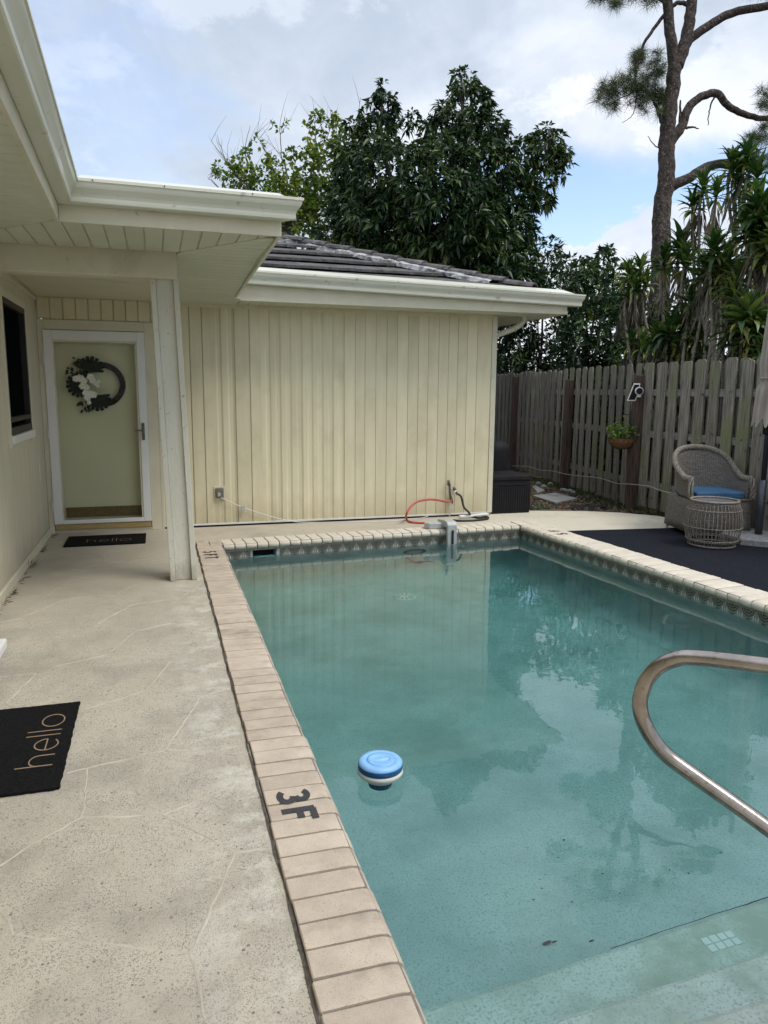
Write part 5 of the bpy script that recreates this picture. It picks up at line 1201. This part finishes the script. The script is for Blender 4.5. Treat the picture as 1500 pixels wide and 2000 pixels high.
crown('foliage', m_leaf_bush, hd_, [(Vector((7.9 + .135 * max(0, y_ - 8.6) + random.uniform(-.15, .15), y_, z_h)), .62) for y_ in [3.5 + .62 * q for q in range(22)] for z_h in (.35, 1.05, 1.65)] + [(Vector((x_, 17.0 + random.uniform(-.3, .3), z_h)), .75) for x_ in [1.5 + .7 * q for q in range(11)] for z_h in (.4, 1.2, 1.9)], 300, 8, .16, .4, .25, shell=.3)
# far background trees low on the horizon, seen between stems and pickets
for lab, us, DD in (('distant feathery grey green treetop above the shrubs', [(1140, 520, 14), (1160, 530, 18), (1120, 545, 20), (1215, 540, 22), (1240, 560, 30), (1190, 560, 30)], 34), ):
    c0 = atd(us[3][0], us[3][1], DD); s_ = tag(empty('distant_tree', (c0.x, c0.y, -.07)), lab, 'tree')
    MB().tube([(c0.x, c0.y, -.07), tuple(c0)], [.25, .1], 8).build('trunk', m_bark, s_)
    crown('foliage', m_leaf_lite, s_, [(atd(u, v, DD), r * DD / FPX) for u, v, r in us] + [(atd(u, v + 60, DD), 40 * DD / FPX) for u, v, r in us], 60, 8, .28, .3, .2, shell=.4)
# ---- pine
D4 = 15.6
pb_ = atd(1275, 760, D4); pb_.z = -.07
pine = tag(empty('pine_tree', pb_), 'tall slash pine with forked scaly trunk and needle tufts above the fence', 'tree')
P, r, n = limb([(1270, 930), (1278, 700), (1288, 560), (1291, 480), (1292, 420), (1300, 350), (1302, 290), (1306, 230), (1314, 165), (1320, 120)], .25, .155, D4, 18, 6, .03)
r = [q_ * .88 for q_ in r]; MB().tube(P, r, n).build('trunk', m_bark_pine, pine, smooth=True)
BR = [([(1318, 135), (1312, 90), (1306, 40), (1302, -60), (1300, -140)], .125, .09), ([(1322, 130), (1335, 95), (1345, 50), (1352, 0), (1362, -80)], .135, .10),
      ([(1335, 100), (1350, 75), (1385, 50), (1430, 25), (1500, 12), (1560, 5)], .10, .07), ([(1350, 15), (1330, 5), (1310, 15), (1285, 45), (1262, 78), (1245, 115), (1240, 150), (1243, 170)], .05, .02),
      ([(1300, 295), (1315, 270), (1332, 245), (1345, 210), (1368, 190), (1400, 182), (1420, 205), (1450, 222), (1480, 230), (1530, 232)], .11, .05),
      ([(1300, 375), (1318, 360), (1350, 345), (1385, 325), (1420, 318), (1470, 322)], .115, .08), ([(1325, 262), (1328, 235), (1329, 195)], .05, .015), ([(1398, 188), (1390, 200), (1384, 222), (1383, 245)], .022, .008),
      ([(1340, 250), (1352, 248), (1364, 252)], .03, .01), ([(1292, 240), (1285, 215), (1275, 195), (1262, 175), (1248, 165)], .04, .018), ([(1288, 290), (1275, 280), (1265, 265)], .014, .006),
      ([(1248, 165), (1235, 180), (1215, 190), (1190, 205)], .018, .006), ([(1243, 170), (1242, 200), (1235, 225), (1215, 240)], .014, .005), ([(1248, 165), (1270, 150), (1290, 135)], .015, .006), ([(1340, 78), (1352, 68), (1366, 57)], .03, .012),
      ([(1310, 15), (1270, -10), (1220, -20), (1170, -10)], .03, .01)]
for pts, r0, r1 in BR:
    P, r, n = limb(pts, r0, r1, D4, 10, 5, .015); MB().tube(P, r, n).build('branch', m_bark_pine, pine, smooth=True)
def needles(name, tufts, parent, n=70, L=.26):
    VV = []; TT = []; base = 0
    for c, rad in tufts:
        c = np.array(c); d = unit(n, .25); l = L * rng.uniform(.7, 1.15, n); s_ = np.cross(d, unit(n)); s_ /= np.linalg.norm(s_, axis=1, keepdims=True); P0 = c + rng.normal(size=(n, 3)) * rad
        tip = P0 + d * l[:, None] + np.array([0, 0, -.03]); V = np.stack([P0 - s_ * .003, P0 + s_ * .003, tip], 1).reshape(-1, 3); VV.append(V); TT.append(np.arange(3 * n).reshape(-1, 3) + base); base += 3 * n
    o = link(name, fast(name, np.concatenate(VV) - np.array(wloc(parent)), np.concatenate(TT), m_needle), parent, wloc(parent)); return tag(o, kind='stuff')
tf = []
def tufts(u0, v0, u1, v1, n, dd=.5):
    for q in range(n):
        for _ in range(20):
            u, v = random.uniform(u0, u1), random.uniform(v0, v1)
            if ((u - (u0 + u1) / 2) / ((u1 - u0) / 2)) ** 2 + ((v - (v0 + v1) / 2) / ((v1 - v0) / 2)) ** 2 < 1: break
        tf.append((atd(u, v, D4 + random.uniform(-dd, dd)), .035))
tufts(1160, 150, 1260, 215, 42); tufts(1230, 95, 1305, 165, 26); tufts(1245, 165, 1305, 225, 20); tufts(1215, 130, 1300, 200, 24); tufts(1155, -30, 1240, 12, 20); tufts(1230, -20, 1290, 8, 8)
tufts(1480, 150, 1560, 235, 20); tufts(1455, 240, 1560, 330, 50); tufts(1420, -60, 1560, -10, 24); tufts(1200, -160, 1500, -60, 60, 1.2)
needles('needles', tf, pine, 95)
# ---- dracaenas
def strap(name, L, w, arch, mat):
    V = []; n = 5; ws = [.35, .95, 1.0, .8, .45, 0.02]
    for i in range(n + 1):
        f = i / n; x = L * f * math.cos(arch * f * .8); z = L * (f * .38 - arch * f * f * .75); V += [(x, -w * ws[i] / 2, z + w * .18 * ws[i]), (x, 0, z), (x, w * ws[i] / 2, z + w * .18 * ws[i])]
    F = [(3 * i + k, 3 * i + k + 1, 3 * i + k + 4, 3 * i + k + 3) for i in range(n) for k in (0, 1)]
    me = bpy.data.meshes.new(name); me.from_pydata(V, [], F); me.materials.append(mat); [setattr(p, 'use_smooth', True) for p in me.polygons]; me.update(); return me
lv = [strap('dracaena_leaf', .36, .072, .55, m_drac), strap('dracaena_leaf', .38, .075, .85, m_drac), strap('dracaena_leaf', .33, .065, .3, m_drac)]
lvy = [strap('dracaena_leaf_yellow', .33, .055, 1.0, m_drac_y), strap('dracaena_leaf_yellow', .30, .05, .8, m_drac_y)]
groups_ = [
 ('slender tall dracaena with three small heads on thin canes, standing above the other dracaenas', [(1353, 395, 26, .8), (1373, 360, 30, .9), (1400, 372, 26, .8)], (1395, 690), 0),
 ('tallest dracaena with shaggy heads under the pine branch near the right edge', [(1432, 318, 38, 1.0), (1445, 345, 30, .9), (1478, 335, 34, .9), (1460, 300, 26, .9)], (1440, 690), .4),
 ('large full headed dracaena with drooping dead skirt at the right edge', [(1492, 410, 58, 1.35), (1472, 440, 45, 1.2), (1510, 455, 55, 1.3), (1480, 395, 35, 1.1)], (1500, 690), -.2),
 ('dracaena with two broad green heads in front of the pine trunk', [(1330, 475, 40, 1.15), (1298, 505, 30, 1.0), (1340, 505, 34, 1.0)], (1345, 690), -.1),
 ('leaning dracaena with small heads on two pale canes above the far fence', [(1228, 530, 26, .85), (1252, 520, 26, .85), (1240, 555, 22, .8), (1262, 548, 22, .8)], (1290, 690), .2),
 ('bushy dracaena with yellowing lower leaves in the middle of the clump', [(1420, 510, 42, 1.15), (1395, 480, 34, 1.0), (1375, 525, 34, 1.0), (1440, 545, 36, 1.05), (1405, 545, 30, .9)], (1405, 690), -.35),
 ('low dracaena with yellow green skirts just above the pickets left of the dead leaves', [(1310, 640, 46, 1.2), (1345, 625, 36, 1.1), (1288, 655, 34, 1.0), (1365, 655, 34, 1.0), (1330, 670, 34, 1.0)], (1330, 705), -.2),
 ('low dark dracaena with bright hanging leaves beside the umbrella top', [(1455, 610, 48, 1.25), (1440, 640, 42, 1.2), (1480, 635, 42, 1.2), (1465, 660, 40, 1.1)], (1460, 705), -.45),
 ('wispy low dracaena over the fence left of the big clump', [(1240, 640, 24, .8), (1232, 665, 24, .8), (1255, 668, 22, .8)], (1270, 705), .3)]
for lab, heads, (bu, bv), off in groups_:
    if bv == 690 and len(heads) != 3 or bv == 705:      # younger side heads between the main ones
        heads = heads + [(u + random.uniform(-32, 32), v + random.uniform(5, 55), r_ * .8, s_ * .78) for u, v, r_, s_ in heads if bv == 705 or v > 400]
    def DQ(u): return 9.15 + (1480 - min(u, 1500)) * .0088 + off
    base = atd(bu, bv, DQ(bu)); base.z = -.07; base.x = max(base.x, fx_(base.y) + .35)
    dr_ = tag(empty('dracaena', base), lab, 'dracaena', 'dracaenas behind the fence')
    dead = MB(); DV = []; DA = []
    for (u, v, rp_, s_) in heads:
        c = atd(u, v + rp_ * .25, DQ(u) + random.uniform(-.15, .15)); mid = (Vector(base) + c) / 2 + Vector((random.uniform(-.25, .25), random.uniform(-.2, .2), random.uniform(-.2, .1)))
        bs = Vector(base) + Vector((random.uniform(-.15, .15), random.uniform(-.12, .12), 0)); P = smoothpath([bs, mid, c - Vector((random.uniform(-.06, .06), 0, .35)), c], 5)
        MB().tube(P, [.028 - .012 * i / (len(P) - 1) for i in range(len(P))], 7).build('cane', m_caneS, dr_, smooth=True)
        nl = int(38 * s_)
        for q in range(nl):
            f = q / nl; az = q * 2.39996 + random.uniform(-.3, .3); el = 1.15 - 1.75 * f + random.uniform(-.18, .18)
            yel = f > .80 and random.random() < .55
            o = link('leaf', random.choice(lvy if yel else lv), dr_, c + Vector((0, 0, .05 - .16 * f)))
            o.rotation_euler = (random.uniform(-.3, .3), -el, az); o.scale = [s_ * random.uniform(.85, 1.1)] * 3
        for q in range(int(30 * s_)):
            a = random.random() * 6.28; hgt = random.uniform(.05, .95 * s_); DV.append(c + Vector((.03 * math.cos(a), .03 * math.sin(a), -hgt * .5 - .05))); DA.append((.35 * math.cos(a), .35 * math.sin(a), -1))
    if DV:
        n = len(DV); V, T = leafset(np.array([tuple(p) for p in DV]), np.array(DA), unit(n), rng.uniform(.2, .38, n), rng.uniform(.02, .04, n), .1)
        tag(link('dead_leaves', fast('dead_leaves', V - np.array(wloc(dr_)), T, m_drac_dead), dr_, wloc(dr_)), kind='stuff')
# ---- ground bits: stepping stones, litter, weeds, turf, tarp
for lab, P_ in (('flat grey stepping stone in the mulch nearest the deck', [(1040, 967), (1085, 981), (1128, 973), (1085, 962)]), ('flat grey stepping stone in the mulch beside the black box, farther back', [(1040, 950), (1050, 962), (1064, 957), (1046, 947)])):
    Q = [onz(u, v, -.03) for u, v in P_]; c = sum(Q, Vector()) / 4
    tag(MB().hexa([(q.x, q.y, -.069) for q in Q] + [(q.x, q.y, -.03) for q in Q]).build('stepping_stone', m_paver, None, bevel=.006, org=(c.x, c.y, -.07)), lab, 'stepping stone')
Q = [onz(u, v, -.055) for u, v in ((1040, 1000), (1078, 997), (1060, 985), (1040, 984))]
tag(MB().hexa([(q.x, q.y, -.069) for q in Q] + [(q.x, q.y, -.052) for q in Q]).build('turf_mat', m_turf, None, org=(4.6, 8.7, -.07)), 'small green artificial turf mat beside the black storage box', 'turf mat')
ed = onz(1040, 1001, .0); MB().box((4.49, 8.47, -.07), (5.25, 8.50, .0))
tag(MB().box((4.52, 8.475, -.069), (5.12, 8.505, -.004)).build('edging_board', m_wood_deck, None, org=(4.8, 8.49, -.07)), 'thin wooden edging board along the deck by the turf mat', 'board')
V = []; F = []; c = onz(1165, 988, -.04); n = 9
for i in range(n):
    for j in range(6): V.append((c.x - .42 + .85 * i / (n - 1) + random.uniform(-.03, .03), c.y - .16 + .3 * j / 5 + random.uniform(-.03, .03), -.066 + (random.uniform(.0, .045) if 0 < i < n - 1 and 0 < j < 5 else 0)))
for i in range(n - 1):
    for j in range(5): F.append((i * 6 + j, (i + 1) * 6 + j, (i + 1) * 6 + j + 1, i * 6 + j + 1))
tag(MB().add(V, F).build('tarp', m_blackr, None, org=c), 'crumpled black tarp lying on the mulch near the fence', 'tarp')
n = 9000; Pq = np.zeros((n, 3)); Pq[:, 1] = rng.uniform(4.5, 13.5, n); fxv = np.where(Pq[:, 1] < 8.65, 6.24, 6.24 + .135 * (Pq[:, 1] - 8.65)); lo_ = np.where(Pq[:, 1] < 6.6, 6.06, np.where(Pq[:, 1] < 8.5, 6.06 - (Pq[:, 1] - 6.6) * .55, 4.6))
Pq[:, 0] = lo_ + (fxv + .3 - lo_) * rng.random(n); Pq[:, 2] = -.066 + rng.random(n) * .02
keep = ~((Pq[:, 1] < 8.46) & (Pq[:, 0] < 5.2 + (8.28 - Pq[:, 1]) * .9)); Pq = Pq[keep]; n = len(Pq)
A = unit(n) * np.array([1, 1, .35]); V, T = leafset(Pq, A, unit(n, 2), rng.uniform(.03, .075, n), rng.uniform(.012, .03, n), .05)
tag(link('leaf_litter', fast('leaf_litter', V, T, m_chip)), 'dry leaf litter and mulch chips along the fence foot', kind='stuff')
n = 2600; Pq = np.zeros((n, 3)); Pq[:, 1] = rng.uniform(4.6, 12, n); Pq[:, 0] = np.where(Pq[:, 1] < 8.65, 6.24, 6.24 + .135 * (Pq[:, 1] - 8.65)) - .02 - .18 * rng.random(n) ** 2 * 2; Pq[:, 2] = -.06
A = unit(n, 1.0); V, T = leafset(Pq, A, unit(n), rng.uniform(.04, .09, n), rng.uniform(.01, .03, n), .2)
tag(link('weeds', fast('weeds', V, T, m_weed)), 'low green weeds at the fence foot', kind='stuff')
rk = random.Random(3)
for i, (u, v) in enumerate(((1052, 945), (1062, 951), (1075, 946), (1100, 958), (1112, 960), (1120, 963), (1085, 940))):
    c = onz(u, v, -.05); r_ = rk.uniform(.04, .08); me_ = MB().lathe([(0, .04), (r_ * .6, .035), (r_, .01), (r_ * .9, -.03)], (c.x, c.y, -.05), 7, .7).build('rock', m_paver, None, org=(c.x, c.y, -.07)); tag(me_, ['farthest small rock behind the far stepping stone', 'small rock next to the far stepping stone corner', 'small rock at the brown fence post foot', 'first of three small rocks in a row beyond the near stepping stone', 'middle one of three small rocks in a row beyond the near stepping stone', 'last of three small rocks in a row, nearest the fence', 'small rock against the pickets behind the stepping stones'][i], 'rock', 'rocks by the stepping stones')
# dry grass wisps at the foot of the left wall
n = 90; Pq = np.zeros((n, 3)); Pq[:, 1] = rng.choice([5.9, 6.3, 6.8, 7.4, 8.1, 5.6], n) + rng.normal(size=n) * .08; Pq[:, 0] = XW + .022 + rng.random(n) * .02; Pq[:, 2] = .001
A = unit(n, .1) * np.array([.8, 1, .3]); A[:, 2] = np.abs(A[:, 2]); A[:, 0] = np.abs(A[:, 0]); V, T = leafset(Pq, A, unit(n), rng.uniform(.03, .10, n), rng.uniform(.003, .008, n), .0)
tag(link('dry_leaves', fast('dry_leaves', V, T, surf('dry_brown', (.05, .035, .02), (.10, .07, .04), 30, rough=1))), 'dry brown leaf bits along the base of the left wall', kind='stuff')
